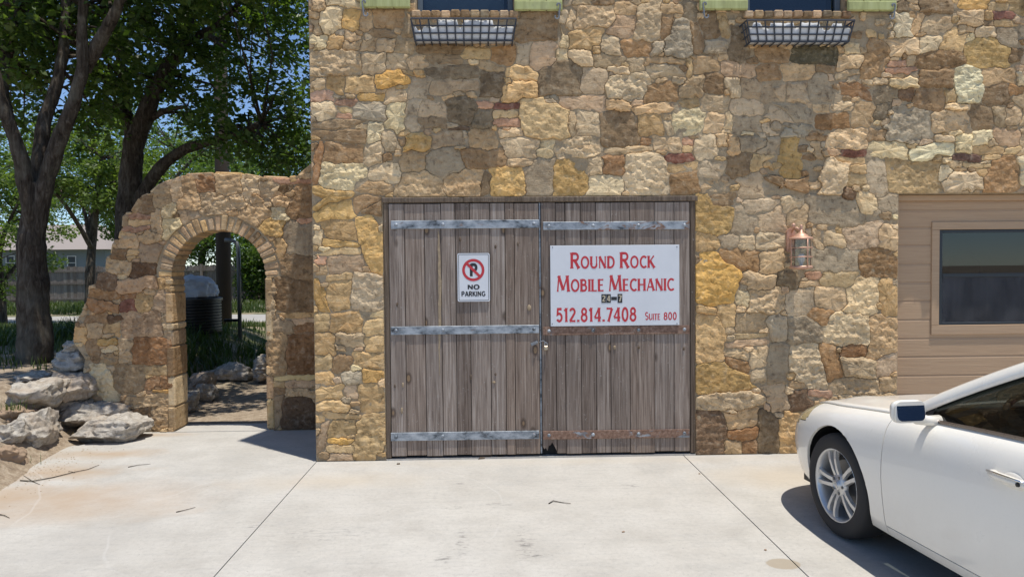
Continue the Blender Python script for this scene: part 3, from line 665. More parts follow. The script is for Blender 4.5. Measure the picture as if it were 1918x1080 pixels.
def scurl(mb, x, y, z, h, s):
    pts = []
    for k in range(13):
        g = PI*1.35*(1-k/12); r = .016*(.45+.55*k/12); pts.append((x+s*(-r*math.cos(g)+.004), y, z-.012+r*math.sin(g)*1.0))
    for k in range(1, 5): pts.append((x+s*(-.012+.010*k/4), y, z-.012-(h-.04)*k/4))
    for k in range(1, 11):
        g = PI*1.3*k/10; r = .020*(1-.5*k/10); pts.append((x+s*(.018-.020*math.cos(g)*(1-.4*k/10)), y, z-h+.028-r*math.sin(g)))
    rad = [.0065]*len(pts); mb.tube(pts, rad, 6)
for wi, (a, b, c, d) in enumerate(WIN):
    wn = inb(empty('window', (a, 0, c)))
    def inw(o): o.parent = wn; o.location = (o.location.x-a, o.location.y, o.location.z-c); return o
    f = MB(); e = .045
    f.box(a+.002, a+e, .07, .13, c, d, c=.004); f.box(b-e, b-.002, .07, .13, c, d, c=.004); f.box(a+e, b-e, .07, .13, c+.002, c+.02, c=.004); f.box(a+e, b-e, .07, .13, d-e, d-.002, c=.004)
    f.box(a+e, b-e, .08, .12, (c+d)/2-.02, (c+d)/2+.02, c=.004)
    inw(f.build('frame', M['blue_frame']))
    if wi != 1:
        z = c+.024; k = 0
        while z < d-.06:
            s = MB(); Mx = Matrix.Translation((0, .155, z)) @ Matrix.Rotation(R(24), 4, 'X'); s.box(a+e, b-e-.03*(wi == 0), -.003, .003, -.022, .022, Mx); inw(s.build('reflection_slat', M['reflection'])); z += .040; k += 1  # added slats imitate siding lines reflected in the pane
    else:
        s = MB(); s.box(a+e, b-e-.05, .140, .145, c+.02, d-e); inw(s.build('insect_screen', M['screen']))
    p = MB(); p.box(a+e, b-e, .100, .104, c+.02, d-e); inw(p.build('pane', M['glass']))
    p = MB(); p.box(a+.001, b-.001, .24, .25, c, d); inw(p.build('dark_backdrop', M['dark_in']))  # near-black sheet standing in for the unlit room behind
# shutters
sh = []
for (x0, x1, yb) in ((676, 770, 19), (962, 1053, 24), (1307, 1397, 22.5), (1582, 1673, 24.5), (1915, 2006, 24)):
    sh.append((at(x0, yb).x, at(x1, yb).x, at((x0+x1)/2, yb).z))
for i, (x0, x1, z0) in enumerate(sh):
    s = inb(empty('shutter', (x0, -.03, z0)))
    def ins(o): o.parent = s; o.location = (o.location.x-x0, o.location.y+.03, o.location.z-z0); return o
    z1 = z0+1.6
    n = 3; w_ = (x1-x0)/n
    for k in range(n):
        q = MB(); q.box(x0+k*w_+.003, x0+(k+1)*w_-.003, -.048, -.028, z0, z1, c=.004); ins(q.build('board', M['shutter']))
    for (u, v) in ((z0+.004, z0+.075), (z0+.75, z0+.83), (z1-.075, z1-.004)):
        q = MB(); q.box(x0+.004, x1-.004, -.062, -.0478, u, v, c=.004); ins(q.build('batten', M['shutter']))
    q = MB(); hx = x0+.035 if i % 2 == 0 else x1-.035
    scurl(q, hx, -.072, z0+.05, .135, 1 if i % 2 == 0 else -1); q.tube([(hx, -.072, z0-.015), (hx, .0, z0-.015)], .006, 6)
    ins(q.build('shutter_dog', M['iron_grey']))

# ------------------------------------------------------------------ wire flower boxes under the windows
def basket(px0, px1, pt, bx0, bx1, pb, label, torn, sd):
    zt_ = at((px0+px1)/2, pt, -.17).z; zb = at((bx0+bx1)/2, pb, -.13).z
    x0, x1 = at(px0, pt, -.17).x, at(px1, pt, -.17).x; u0, u1 = at(bx0, pb, -.13).x, at(bx1, pb, -.13).x
    cx = (x0+x1)/2
    root = empty('wire_flower_box', (cx, 0, zb)); tag(root, label, 'flower box', 'wire flower boxes under the upstairs windows')
    def inr(o): o.parent = root; o.location = (o.location.x-cx, o.location.y, o.location.z-zb); return o
    yt, yb = -.17, -.125
    def pos(f, g, side='f'):            # f along, g height
        return Vector((u0+(u1-u0)*f+(x0-u0)*g*(1-f)+(x1-u1)*g*f, yb+(yt-yb)*g, zb+(zt_-zb)*g))
    q = MB()
    for g in (0, .34, .68, 1.0):
        r = .0085 if g in (0, 1.0) else .0065
        a_, b_ = pos(0, g), pos(1, g)
        q.tube([(a_.x, -.006, a_.z), a_, b_, (b_.x, -.006, b_.z)], r, 6)
    inr(q.build('rail', M['iron']))
    n = 13
    for k in range(n):
        q = MB(); a_, b_ = pos(k/(n-1), -.02), pos(k/(n-1), 1.0); q.tube([(a_.x, -.005, a_.z), (a_.x, a_.y, a_.z), b_], .0062, 6); inr(q.build('bar', M['iron']))
    for s_ in (0, 1):
        for y in (.35, .7):
            q = MB(); a_, b_ = pos(s_, 0), pos(s_, 1.0); q.tube([(a_.x, a_.y*y, a_.z), (b_.x, b_.y*y, b_.z)], .0055, 6); inr(q.build('bar', M['iron']))
    # torn white liner standing inside
    r2 = random.Random(sd); L = MB(); N = 60; P = []
    for k in range(N+1):
        f = .012+.976*k/N
        top = .66+.04*math.sin(k*.9)+r2.uniform(-.02, .02)
        for (c0, wd, h_) in torn:
            if abs(f-c0) < wd: top = h_+r2.uniform(-.02, .02)
        row = []
        for j in range(5):
            g = .03+(top-.03)*j/4; p = pos(f, g); row.append((p.x, p.y+.013+.006*mn.noise(Vector((f*9, g*5, sd))), p.z))
        P.append(row)
    L.grid(P)
    L.grid([[(P[k][0][0], P[k][0][1], P[k][0][2]), (P[k][0][0], -.012, P[k][0][2]+.004)] for k in range(N+1)])
    lo = inr(L.build('liner', M['liner'], smooth=True))
    md = lo.modifiers.new('thick', 'SOLIDIFY'); md.thickness = .004
basket(769, 967, 35, 777, 960, 76, 'black wire flower box with torn white liner under the blind covered window', ((.34, .1, .97), (.58, .14, .95), (.75, .04, .95), (.07, .03, .5), (.47, .03, .62)), 3)
basket(1399, 1601, 38, 1406, 1590, 78, 'black wire flower box with ragged white liner under the plain dark window', ((.1, .04, .9), (.33, .12, .88), (.6, .09, .9), (.85, .05, .88), (.75, .03, .55)), 8)

# ------------------------------------------------------------------ barn doors
dz0 = .035
fr = inb(empty('door_frame', (D0, 0, 0)))
def infr(o): o.parent = fr; o.location = (o.location.x-D0, o.location.y, o.location.z); return o
LW = .042
q = MB(); q.box(D0+.002, D0+LW, -.012, .10, .02, DT-.045, c=.005); infr(q.build('jamb', M['frame_wood']))
q = MB(); q.box(D1-LW, D1-.002, -.012, .10, .02, DT-.045, c=.005); infr(q.build('jamb', M['frame_wood']))
q = MB(); q.box(D0-.01, D1+.02, -.020, .10, DT-.044, DT-.001, c=.006); infr(q.build('lintel', M['frame_wood']))
q = MB(); q.box(D0+.003, D1-.003, .055, .20, -.05, DT-.05); infr(q.build('backing', M['dark_in']))
dt = DT-.050
def leaf(xp, strap_y, mats, sx0, sx1, bolts, label):
    X = [at(p, 700).x for p in xp]
    root = inb(empty('barn_door', (X[0], 0, dz0)))
    root['label'] = label
    def ind(o): o.parent = root; o.location = (o.location.x-X[0], o.location.y, o.location.z-dz0); return o
    r2 = random.Random(int(X[0]*100))
    for k in range(len(X)-1):
        q = MB(); j = r2.uniform(-.002, .002); zb = dz0+r2.uniform(0, .012)-.006; tp = dt-r2.uniform(0, .004)
        if xp[k] == 1015: # rotted foot of the first board of the right leaf
            pts = [(X[k]+.002, tp), (X[k+1]-.002, tp), (X[k+1]-.002, zb+.02)]
            for i in range(1, 9): pts.append((X[k+1]-.002-(X[k+1]-X[k]-.004)*i/9, zb+.02+r2.uniform(.0, .09)*(1.2-abs(i-4)/6)))
            pts.append((X[k]+.002, zb+.06)); q.prism(pts, -.010+j, .015)
        else: q.box(X[k]+.0022, X[k+1]-.0022, -.010+j, .016, zb, tp, c=.003)
        ind(q.build('plank', M['wood']))
    for (ya, yb_, mt) in zip(strap_y[0::2], strap_y[1::2], mats):
        u0, u1 = at(sx0, ya).x, at(sx1, ya).x; za, zb = at((sx0+sx1)/2, ya).z, at((sx0+sx1)/2, yb_).z
        tl = R(r2.uniform(-.15, .15)); Mx = Matrix.Translation(((u0+u1)/2, 0, (za+zb)/2)) @ Matrix.Rotation(tl, 4, 'Y')
        q = MB(); q.box(-(u1-u0)/2, (u1-u0)/2, -.0190, -.0124, -(za-zb)/2, (za-zb)/2, Mx, c=.002); ind(q.build('strap', mt))
        for f in bolts:
            q = MB(); bx = u0+(u1-u0)*f; q.lathe([(.0, -.0085), (.006, -.0085), (.013, -.004), (.015, 0), (.015, .003)], 12, Matrix.Translation((bx, -.0195, (za+zb)/2)) @ Matrix.Rotation(R(-90), 4, 'X')); ind(q.build('bolt', M['strap'], smooth=True))
    return root, ind
XL = [732, 761, 798, 829, 855.5, 882.5, 920, 948, 965, 1011]
XR = [1015, 1042, 1059.5, 1089, 1117, 1144, 1180, 1226, 1262.5, 1292]
dl, indl = leaf(XL, (412.5, 428, 609.5, 625, 807, 822.5), (M['strap'], M['strap'], M['strap']), 732.5, 1009.5, (.035, .35, .965), 'barn door leaf of weathered grey boards with a no parking sign')
dr, indr = leaf(XR, (415, 430, 610, 625.5, 804, 819.5), (M['strap_rust'], M['strap_rusty'], M['strap_rusty']), 1017, 1290.5, (.04, .34, .65, .965), 'barn door leaf of weathered grey boards with a large white sign')
q = MB(); xm = at(1013, 700).x; q.box(xm-.007, xm+.007, .0, .018, dz0, dt, c=.002); indl(q.build('edge_strip', M['strap']))
# long split in the third plank: raw yellow wood strip let into the board
q = MB(); xa = at(823, 600).x
r3 = random.Random(9); zA_, zB_ = at(823, 432).z, at(823, 702).z; L_, R_ = [], []
for k in range(27):
    f = k/26; z_ = zA_+(zB_-zA_)*f; w_ = (.004+.011*math.sin(PI*min(1, f*1.15))**.6)*(1 if f < .97 else .4); xc = xa+.006*math.sin(f*5)+.003*f
    L_.append((xc-w_*r3.uniform(.5, 1.1), z_)); R_.append((xc+w_*r3.uniform(.6, 1.1), z_))
pts = L_+R_[::-1]
q.prism(pts, -.0128, .0, None); sp = plain('raw_split_wood', (.36, .27, .17), .85, var=.55, sc=45, bump=.8)
indl(q.build('split_strip', sp))
# hasp and padlock
q = MB(); hz = at(1005, 642).z; hx = at(1000, 642).x
q.box(hx-.028, hx+.030, -.0185, -.0135, hz-.014, hz+.010, Matrix.Translation((hx, 0, hz)) @ Matrix.Rotation(R(-22), 4, 'Y') @ Matrix.Translation((-hx, 0, -hz)), c=.003); indl(q.build('hasp', M['iron_grey']))
q = MB(); q.tube([(hx+.018+.014*math.cos(g), -.022-.010*math.sin(g), hz+.012) for g in [PI*k/8 for k in range(9)]], .004, 6); indl(q.build('staple', M['iron_grey']))
pl = empty('padlock', (at(1022, 645).x, -.03, at(1022, 650).z)); tag(pl, 'small worn padlock hanging on the hasp between the barn doors', 'padlock')
brass = plain('worn_brass', (.45, .38, .28), .45, .6, var=.3)
q = MB(); q.box(-.017, .017, -.009, .009, -.022, .016, c=.006); q.build('lock_body', brass, pl)
q = MB(); q.tube([(-.011, 0, .012), (-.011, 0, .03), (-.008, 0, .040), (0, 0, .044), (.008, 0, .040), (.011, 0, .03), (.011, 0, .012)], .0035, 7); q.build('shackle', plain('steel_shackle', (.5, .51, .52), .35, .8), pl)
q = MB(); q.tube([(at(1010, 640).x, -.026, at(1010, 640).z), (at(1017, 637).x, -.028, at(1017, 637).z), (at(1022, 641).x, -.03, at(1022, 641).z)], .004, 6); indr(q.build('staple', M['iron_grey']))
# weathered knots standing proud
for (px, py, w_, h_) in ((991, 576, .024, .036), (882, 705, .013, .03), (970, 457, .012, .03), (740, 722, .014, .026), (755, 720, .012, .03), (753, 768, .013, .04), (744, 570, .012, .03), (1151, 650, .017, .024), (1196, 650, .014, .02), (1280, 652, .015, .024), (928, 700, .012, .018), (862, 448, .012, .03), (928, 462, .013, .025), (925, 715, .02, .014)):
    p = at(px, py); q = MB(); lft = px < 1012
    q.lathe([(.0, .004), (.5, .0036), (.85, .0015), (1.0, -.006)], 14, Matrix.Translation((p.x, -.0125, p.z)) @ Matrix.Rotation(R(90), 4, 'X') @ Matrix.Diagonal((w_*.75, h_*.75, 1, 1)))
    (indl if lft else indr)(q.build('knot', sp if (px % 2) else M['frame_wood'], smooth=True))
# ------------------------------------------------------------------ lettering built from brush strokes
def arc(cx, cy, rx, ry, a0, a1, n=14): return [(cx+rx*math.cos(R(a0+(a1-a0)*k/n)), cy+ry*math.sin(R(a0+(a1-a0)*k/n))) for k in range(n+1)]
st = [(.1, 0), (.1, 1)]
GL = {
 'R': (.66, [('T', st), ('b', [(.1, .94), (.36, .94)]+arc(.36, .725, .2, .215, 80, -80, 8)+[(.36, .51), (.1, .51)]), ('T', [(.33, .5), (.62, 0)])]),
 'O': (.82, [('b', arc(.41, .5, .33, .45, 0, 360, 26))]),
 'U': (.72, [('T', [(.1, 1), (.1, .32)]), ('b', [(.1, .34)]+arc(.36, .32, .26, .26, 180, 360, 10)+[(.62, .34)]), ('t', [(.62, .32), (.62, 1)])]),
 'N': (.74, [('t', st), ('T', [(.1, .97), (.64, .03)]), ('t', [(.64, 0), (.64, 1)])]),
 'D': (.74, [('T', st), ('b', [(.1, .94), (.28, .94)]+arc(.28, .5, .36, .44, 85, -85, 14)+[(.28, .06), (.1, .06)])]),
 'C': (.68, [('b', arc(.42, .5, .33, .45, 48, 312, 20))]),
 'K': (.68, [('T', st), ('t', [(.60, 1), (.14, .46)]), ('T', [(.26, .56), (.66, 0)])]),
 'M': (.92, [('t', [(.06, 0), (.15, 1)]), ('T', [(.15, .97), (.46, .1)]), ('t', [(.46, .1), (.76, .97)]), ('T', [(.76, 1), (.85, 0)])]),
 'B': (.66, [('T', st), ('b', [(.1, .94), (.32, .94)]+arc(.32, .74, .18, .2, 80, -80, 8)+[(.32, .54), (.1, .54)]), ('b', [(.1, .54), (.34, .54)]+arc(.34, .3, .22, .24, 80, -80, 8)+[(.34, .06), (.1, .06)])]),
 'I': (.20, [('T', st)]),
 'L': (.52, [('T', st), ('t', [(.1, .05), (.5, .05)])]),
 'E': (.56, [('T', st), ('t', [(.1, .05), (.53, .05)]), ('t', [(.1, .52), (.46, .52)]), ('t', [(.1, .95), (.52, .95)])]),
 'H': (.74, [('T', st), ('T', [(.64, 0), (.64, 1)]), ('t', [(.1, .52), (.64, .52)])]),
 'A': (.74, [('t', [(.06, 0), (.36, 1)]), ('T', [(.38, 1), (.70, 0)]), ('t', [(.17, .32), (.56, .32)])]),
 'S': (.56, [('b', arc(.30, .73, .19, .21, 35, 270, 12)+arc(.30, .28, .21, .22, 90, -145, 12))]),
 'T': (.62, [('T', [(.31, 0), (.31, 1)]), ('t', [(.02, .94), (.60, .94)])]),
 'P': (.62, [('T', st), ('b', [(.1, .93), (.36, .93)]+arc(.36, .70, .2, .23, 80, -80, 8)+[(.36, .47), (.1, .47)])]),
 'G': (.76, [('b', arc(.42, .5, .33, .44, 45, 340, 20)), ('t', [(.46, .44), (.74, .44)])]),
 '5': (.60, [('b', [(.52, .93), (.17, .93), (.14, .54)]+arc(.30, .33, .22, .27, 110, -150, 14))]),
 '1': (.40, [('T', [(.24, 0), (.24, 1)]), ('t', [(.06, .80), (.24, .96)])]),
 '2': (.60, [('b', arc(.30, .72, .21, .22, 165, -35, 12)+[(.08, .06)]), ('t', [(.06, .06), (.56, .06)])]),
 '8': (.62, [('b', arc(.31, .73, .19, .21, 0, 360, 18)), ('b', arc(.31, .29, .23, .24, 0, 360, 20))]),
 '4': (.64, [('t', [(.44, .97), (.06, .30)]), ('t', [(.06, .28), (.62, .28)]), ('T', [(.46, 0), (.46, 1)])]),
 '7': (.58, [('t', [(.05, .93), (.56, .93)]), ('T', [(.53, .93), (.22, 0)])]),
 '0': (.64, [('b', arc(.32, .5, .23, .45, 0, 360, 24))]),
 '.': (.26, [('T', [(.13, .0), (.13, .15)])]), '-': (.4, [('T', [(.04, .45), (.36, .45)])]), ' ': (.34, [])}
def stroke(mb, pts, w_, flare, tf, lift):
    P = [Vector((a, b)) for a, b in pts]; n = len(P)
    closed = (P[0]-P[-1]).length < 1e-4
    if n == 2:
        a, b = P; L = (b-a).length; k = min(.12, L*.3)/L
        P = [a, a+(b-a)*k, b-(b-a)*k, b]; n = 4
        ws = [w_*(1+flare), w_, w_, w_*(1+flare)]
    else: ws = [w_]*n
    if flare and not closed and n > 4: ws[0] = w_*(1+flare*.5); ws[-1] = w_*(1+flare*.5)
    L_, R_ = [], []
    for i in range(n):
        a = P[i-1] if i > 0 else (P[-2] if closed else P[0]); b = P[i+1] if i < n-1 else (P[1] if closed else P[-1])
        t1 = (P[i]-a); t2 = (b-P[i])
        t1 = t1.normalized() if t1.length > 1e-6 else t2.normalized(); t2 = t2.normalized() if t2.length > 1e-6 else t1
        n1 = Vector((-t1.y, t1.x)); n2 = Vector((-t2.y, t2.x)); nn = (n1+n2)
        nn = nn.normalized() if nn.length > 1e-6 else n1
        k = 1/max(.5, nn.dot(n1)); L_.append(P[i]+nn*ws[i]*.5*k); R_.append(P[i]-nn*ws[i]*.5*k)
    b0 = len(mb.v); mb.v += [tf(p.x, p.y, lift) for p in L_]+[tf(p.x, p.y, lift) for p in R_]
    for i in range(n-1): mb.f.append((b0+i, b0+n+i, b0+n+i+1, b0+i+1)); mb.mi.append(0)
def write(mb, s, x0, x1, zb, H, small, Y, thick=.19, thin=.10, flare=.45, gap=.10):
    """letters standing on the base line zb between x0 and x1; capitals H high, the rest small*H"""
    lay = []; x = 0; first = True
    for ch in s:
        if ch == ' ': x += .30; first = True; continue
        h = 1.0 if first or small >= 1 or not ch.isalpha() else small
        lay.append((ch, x, h)); x += (GL[ch][0]+gap)*h; first = False
    k = (x1-x0)/(x-gap); n = 0
    for ch, lx, h in lay:
        for kind, pts in GL[ch][1]:
            w_ = {'T': thick, 't': thin, 'b': (thick+thin)/2*1.05}[kind]*(1 if h == 1 else 1.12)
            n += 1
            stroke(mb, pts, w_, flare if kind != 'b' else flare*.6, lambda a, b, l_: (x0+(lx+a*h)*k, Y-.0004-.00018*l_, zb+b*h*H), n % 7)
def rrect(x0, x1, z0, z1, r, n=6):
    pts = []
    for (cx, cz, a0) in ((x1-r, z1-r, 0), (x0+r, z1-r, 90), (x0+r, z0+r, 180), (x1-r, z0+r, 270)):
        for k in range(n+1): g = R(a0+90*k/n); pts.append((cx+r*math.cos(g), cz+r*math.sin(g)))
    return pts
def ring_poly(mb, outer, inner, Y):
    n = len(outer); b = len(mb.v); mb.v += [(p[0], Y, p[1]) for p in outer]+[(p[0], Y, p[1]) for p in inner]
    for i in range(n): mb.f.append((b+i, b+(i+1) % n, b+n+(i+1) % n, b+n+i)); mb.mi.append(0)
M['sign_white'] = plain('white_sign_enamel', (.72, .73, .75), .45, var=.09, sc=5)
M['ink_red'] = plain('red_sign_vinyl', (.56, .035, .045), .5, var=.18, sc=18)
M['ink_black'] = plain('black_sign_ink', (.022, .022, .024), .5)
# no parking sign
YS = -.0235
ax, bx, tz, bz = at(857, 520, YS).x, at(917.5, 520, YS).x, at(887, 474, YS).z, at(887, 564.5, YS).z
ns = empty('no_parking_sign', ((ax+bx)/2, YS, bz)); tag(ns, 'small upright white no parking sign with red crossed circle on the barn door', 'sign')
def inn(o): o.parent = ns; o.location = (-(ax+bx)/2, -YS, -bz); return o
q = MB(); q.prism(rrect(ax, bx, bz, tz, .014), YS, YS+.0025); inn(q.build('panel', M['sign_white']))
q = MB(); e = .0085; ring_poly(q, rrect(ax+e, bx-e, bz+e, tz-e, .010), rrect(ax+e+.004, bx-e-.004, bz+e+.004, tz-e-.004, .007), YS-.0006); inn(q.build('border', M['ink_black']))
cx_, cz_ = at(886.5, 505.5, YS).x, at(886.5, 505.5, YS).z; ro = .092
q = MB(); C1 = [(cx_+ro*math.cos(2*PI*k/40), cz_+ro*math.sin(2*PI*k/40)) for k in range(40)]; C2 = [(cx_+ro*.76*math.cos(2*PI*k/40), cz_+ro*.76*math.sin(2*PI*k/40)) for k in range(40)]
ring_poly(q, C1, C2, YS-.0012)
d_ = ro*.80*.7071; stroke(q, [(cx_-d_, cz_+d_), (cx_, cz_), (cx_+d_, cz_-d_)], ro*.24, 0, lambda a, b, l_: (a, YS-.0014, b), 0); inn(q.build('prohibition_ring', M['ink_red']))
q = MB(); write(q, 'P', cx_-.026, cx_+.030, cz_-.052, .104, 1, YS, .26, .2, 0); inn(q.build('letter', M['ink_black']))
q = MB(); z_ = at(887, 541.5, YS).z; write(q, 'NO', at(876, 540, YS).x, at(898, 540, YS).x, z_, at(887, 533, YS).z-z_, 1, YS, .24, .20, 0)
inn(q.build('lettering', M['ink_black'])); q = MB(); z_ = at(887, 554.5, YS).z; write(q, 'PARKING', at(864.5, 550, YS).x, at(909, 550, YS).x, z_, at(887, 545.5, YS).z-z_, 1, YS, .24, .20, 0, .12); inn(q.build('lettering', M['ink_black']))
# mechanic sign
YS = -.027
ax, bx, tz, bz = at(1031, 530, YS).x, at(1272.5, 530, YS).x, at(1151, 459, YS).z, at(1151, 609.5, YS).z
ms_ = empty('business_sign', ((ax+bx)/2, YS, bz)); tag(ms_, 'wide white business sign with red lettering screwed to the barn door', 'sign')
def inm(o): o.parent = ms_; o.location = (-(ax+bx)/2, -YS, -bz); return o
q = MB(); q.box(ax, bx, YS, YS+.004, bz, tz, c=.001); inm(q.build('panel', M['sign_white']))
def line(s, x0, x1, yb, yt, small, **kw):
    q = MB(); z_ = at((x0+x1)/2, yb, YS).z; write(q, s, at(x0, yb, YS).x, at(x1, yb, YS).x, z_, at((x0+x1)/2, yt, YS).z-z_, small, YS, **kw); inm(q.build('lettering', M['ink_red']))
line('ROUND ROCK', 1068.5, 1225.5, 502, 472.5, .76); line('MOBILE MECHANIC', 1043, 1262, 545, 515, .76)
line('512.814.7408', 1041.5, 1192, 602, 576, 1, thick=.2, thin=.13); line('SUITE', 1208, 1236.5, 598.8, 584, .78); line('800', 1243, 1267.5, 598.6, 584.5, 1, thick=.2, thin=.13)
M['gold'] = plain('pale_gold_digit', (.55, .47, .33), .5)
for (s, x0, x1, y0, y1) in (('2', 1126.5, 1135, 567, 550.5), ('4', 1135.6, 1144, 567, 550.5), ('-', 1144.8, 1155.5, 562, 555.5), ('7', 1156.8, 1165.5, 567, 550)):
    A, B_ = at(x0, y0, YS), at(x1, y1, YS)
    q = MB(); q.box(A.x, B_.x, YS-.0014, YS-.0002, A.z, B_.z); inm(q.build('number_tile', M['ink_black']))
    if s != '-':
        q = MB(); write(q, s, A.x+.006, B_.x-.006, A.z+.012, (B_.z-A.z)*.68, 1, YS-.0016, .22, .16, 0); inm(q.build('numeral', M['gold']))
for (px, py) in ((1035, 463), (1268, 462), (1034.5, 606), (1268, 605.5)):
    p = at(px, py, YS); q = MB(); q.lathe([(0, .003), (.004, .0025), (.0055, 0)], 10, Matrix.Translation((p.x, YS-.0002, p.z)) @ Matrix.Rotation(R(90), 4, 'X')); inm(q.build('screw', M['iron_grey'], smooth=True))

# ------------------------------------------------------------------ timber infill with a sash window
YI = .12
inf_ = inb(empty('timber_infill', (T0, 0, 0)))
def ini(o): o.parent = inf_; o.location = (-T0, 0, 0); return o
wx0, wx1 = at(1745, 520, YI-.02).x, 6.0
wz0, wz1 = at(1800, 626, YI-.02).z, at(1800, 415, YI-.02).z
zs_ = [at(1720, 340+c/2.571, YI).z for c in (135, 218, 303, 393, 482, 570, 660, 750, 838, 928)]
step = zs_[6]-zs_[7]
while zs_[-1] > .02: zs_.append(zs_[-1]-step)
top = TT-.05
zlist = [top]+zs_
for k in range(len(zlist)-1):
    hi, lo = zlist[k], max(.01, zlist[k+1])
    for (u0, u1) in ((T0+.052, wx0+.004), (wx0+.004, wx1-.004), (wx1-.004, T1-.052)):
        mid = u0 > T0+.1 and u0 < wx1-.1
        if mid and lo < wz1-.02 and hi > wz0+.02:
            if lo < wz0 < hi: h2, l2 = wz0+.01, lo
            elif lo < wz1 < hi: h2, l2 = hi, wz1-.01
            else: continue
        else: h2, l2 = hi, lo
        th = .0075
        th = .0095; q = MB(); zk = h2-.022 if h2-l2 > .05 else h2+.005
        q.add([(u0, YI, h2+.01), (u1, YI, h2+.01), (u1, YI-th, zk), (u0, YI-th, zk), (u1, YI-th, l2), (u0, YI-th, l2), (u0, YI+.012, h2+.01), (u1, YI+.012, h2+.01), (u1, YI+.012, l2), (u0, YI+.012, l2)],
              [(3, 2, 1, 0), (5, 4, 2, 3), (4, 5, 9, 8), (6, 7, 8, 9), (0, 1, 7, 6), (0, 6, 9, 5, 3), (1, 2, 4, 8, 7)])
        ini(q.build('siding_board', M['siding']))
q = MB(); q.box(T0+.002, T0+.05, YI-.040, YI+.03, 0, TT-.052, c=.003); ini(q.build('corner_trim', M['siding']))
q = MB(); q.box(T1-.05, T1-.002, YI-.040, YI+.03, 0, TT-.052, c=.003); ini(q.build('corner_trim', M['siding']))
q = MB(); q.box(T0+.002, T1-.002, YI-.040, YI+.03, TT-.05, TT-.003, c=.003); ini(q.build('head_trim', M['siding']))
q = MB(); q.box(T0+.003, T1-.003, YI+.03, YI+.05, -.05, TT-.003)
q2 = MB(); sheet(q2, T0+.003, T1-.003, -.05, TT-.003, [(wx0+.03, wx1-.03, wz0+.03, wz1-.03)], YI+.03); ini(q2.build('sheathing', M['siding']))
cw = .068; y0_, y1_ = YI-.022, YI+.02
sw = inb(empty('sash_window', (wx0, YI, wz0)))
def insw(o): o.parent = sw; o.location = (-wx0, -YI, -wz0); return o
for nm, bxs in (('casing', (wx0, wx0+cw, wz0+.083, wz1-cw)), ('casing', (wx1-cw, wx1, wz0+.083, wz1-cw)), ('head_casing', (wx0, wx1, wz1-cw+.001, wz1)), ('apron', (wx0, wx1, wz0, wz0+.082))):
    q = MB(); q.box(bxs[0], bxs[1], y0_, y1_, bxs[2], bxs[3], c=.003); insw(q.build(nm, M['siding']))
M['bronze'] = plain('dark_bronze_aluminium', (.035, .042, .048), .4, .3)
gx0, gx1, gz0, gz1 = wx0+cw+.002, wx1-cw-.002, wz0+.084, wz1-cw-.002; zm = at(1820, 515, YI).z
for (nm, a, b, c, d, y) in (('frame', gx0, gx0+.03, gz0, gz1, 0), ('frame', gx1-.03, gx1, gz0, gz1, 0), ('frame', gx0+.03, gx1-.03, gz1-.024, gz1, 0), ('frame', gx0+.03, gx1-.03, gz0, gz0+.022, 0), ('meeting_rail', gx0+.03, gx1-.03, zm-.016, zm+.016, -.004)):
    q = MB(); q.box(a, b, YI-.012+y, YI+.022, c, d, c=.003); insw(q.build(nm, M['bronze']))
for (c, d, y) in ((gz0+.022, zm-.016, YI+.004), (zm+.016, gz1-.024, YI+.010)):
    q = MB(); q.box(gx0+.03, gx1-.03, y, y+.004, c, d); insw(q.build('pane', M['glass']))
t = NT('insect_screen_mesh'); t.t.nodes.remove(t.b); df = t.n('BsdfDiffuse'); t.l(t.ramp(t.noise(t.scale(t.geo(), 6, 6, 2), 1, 4, .6), [(.3, (.05, .052, .058)), (.7, (.14, .142, .152))]), df.inputs[0]); tr = t.n('BsdfTransparent'); mx_ = t.n('MixShader'); mx_.inputs[0].default_value = .42; t.l(tr.outputs[0], mx_.inputs[1]); t.l(df.outputs[0], mx_.inputs[2]); t.l(mx_.outputs[0], t.out.inputs[0]); M['mesh'] = t.m
q = MB(); q.box(gx0+.03, gx1-.03, YI-.006, YI-.005, gz0+.022, zm-.016); insw(q.build('insect_screen', M['mesh']))
# what shows behind the glass: a dim room with a curtain, window screen on the lower sash
M['curtain'] = plain('grey_curtain', (.34, .34, .36), .9)
q = MB(); P = []
for k in range(90):
    x = gx0+.03+(gx1-gx0-.06)*k/89
    if .0 <= k/89: P.append([(x, YI+.30+.02*math.sin(k*.9)+.012*math.sin(k*2.3), gz0-.05), (x, YI+.30+.02*math.sin(k*.9+.4)+.012*math.sin(k*2.3), zm-.02)])
q.grid(P); co = insw(q.build('cafe_curtain', plain('grey_cafe_curtain', (.30, .31, .34), .9), smooth=True)); co.modifiers.new('t', 'SOLIDIFY').thickness = .003
for (f0, f1) in ((.62, .80), (.9, .99)):
    q = MB(); P = []
    for k in range(30):
        x = gx0+(gx1-gx0)*(f0+(f1-f0)*k/29); P.append([(x, YI+.40+.025*math.sin(k*1.3), gz0-.05), (x, YI+.40+.025*math.sin(k*1.3+.3), gz1+.05)])
    q.grid(P); co = insw(q.build('curtain', M['curtain'], smooth=True)); co.modifiers.new('t', 'SOLIDIFY').thickness = .003
M['room'] = plain('dim_room_wall', (.16, .165, .155), .9)
q = MB(); RX0, RX1, RY, RZ1 = T0+.1, T1-.1, 3.2, 2.12
q.add([(RX0, YI+.06, 0), (RX1, YI+.06, 0), (RX1, RY, 0), (RX0, RY, 0), (RX0, YI+.06, RZ1), (RX1, YI+.06, RZ1), (RX1, RY, RZ1), (RX0, RY, RZ1)], [(0, 1, 2, 3), (7, 6, 5, 4), (3, 2, 6, 7), (0, 3, 7, 4), (1, 5, 6, 2)])
inb(q.build('room', M['room']))
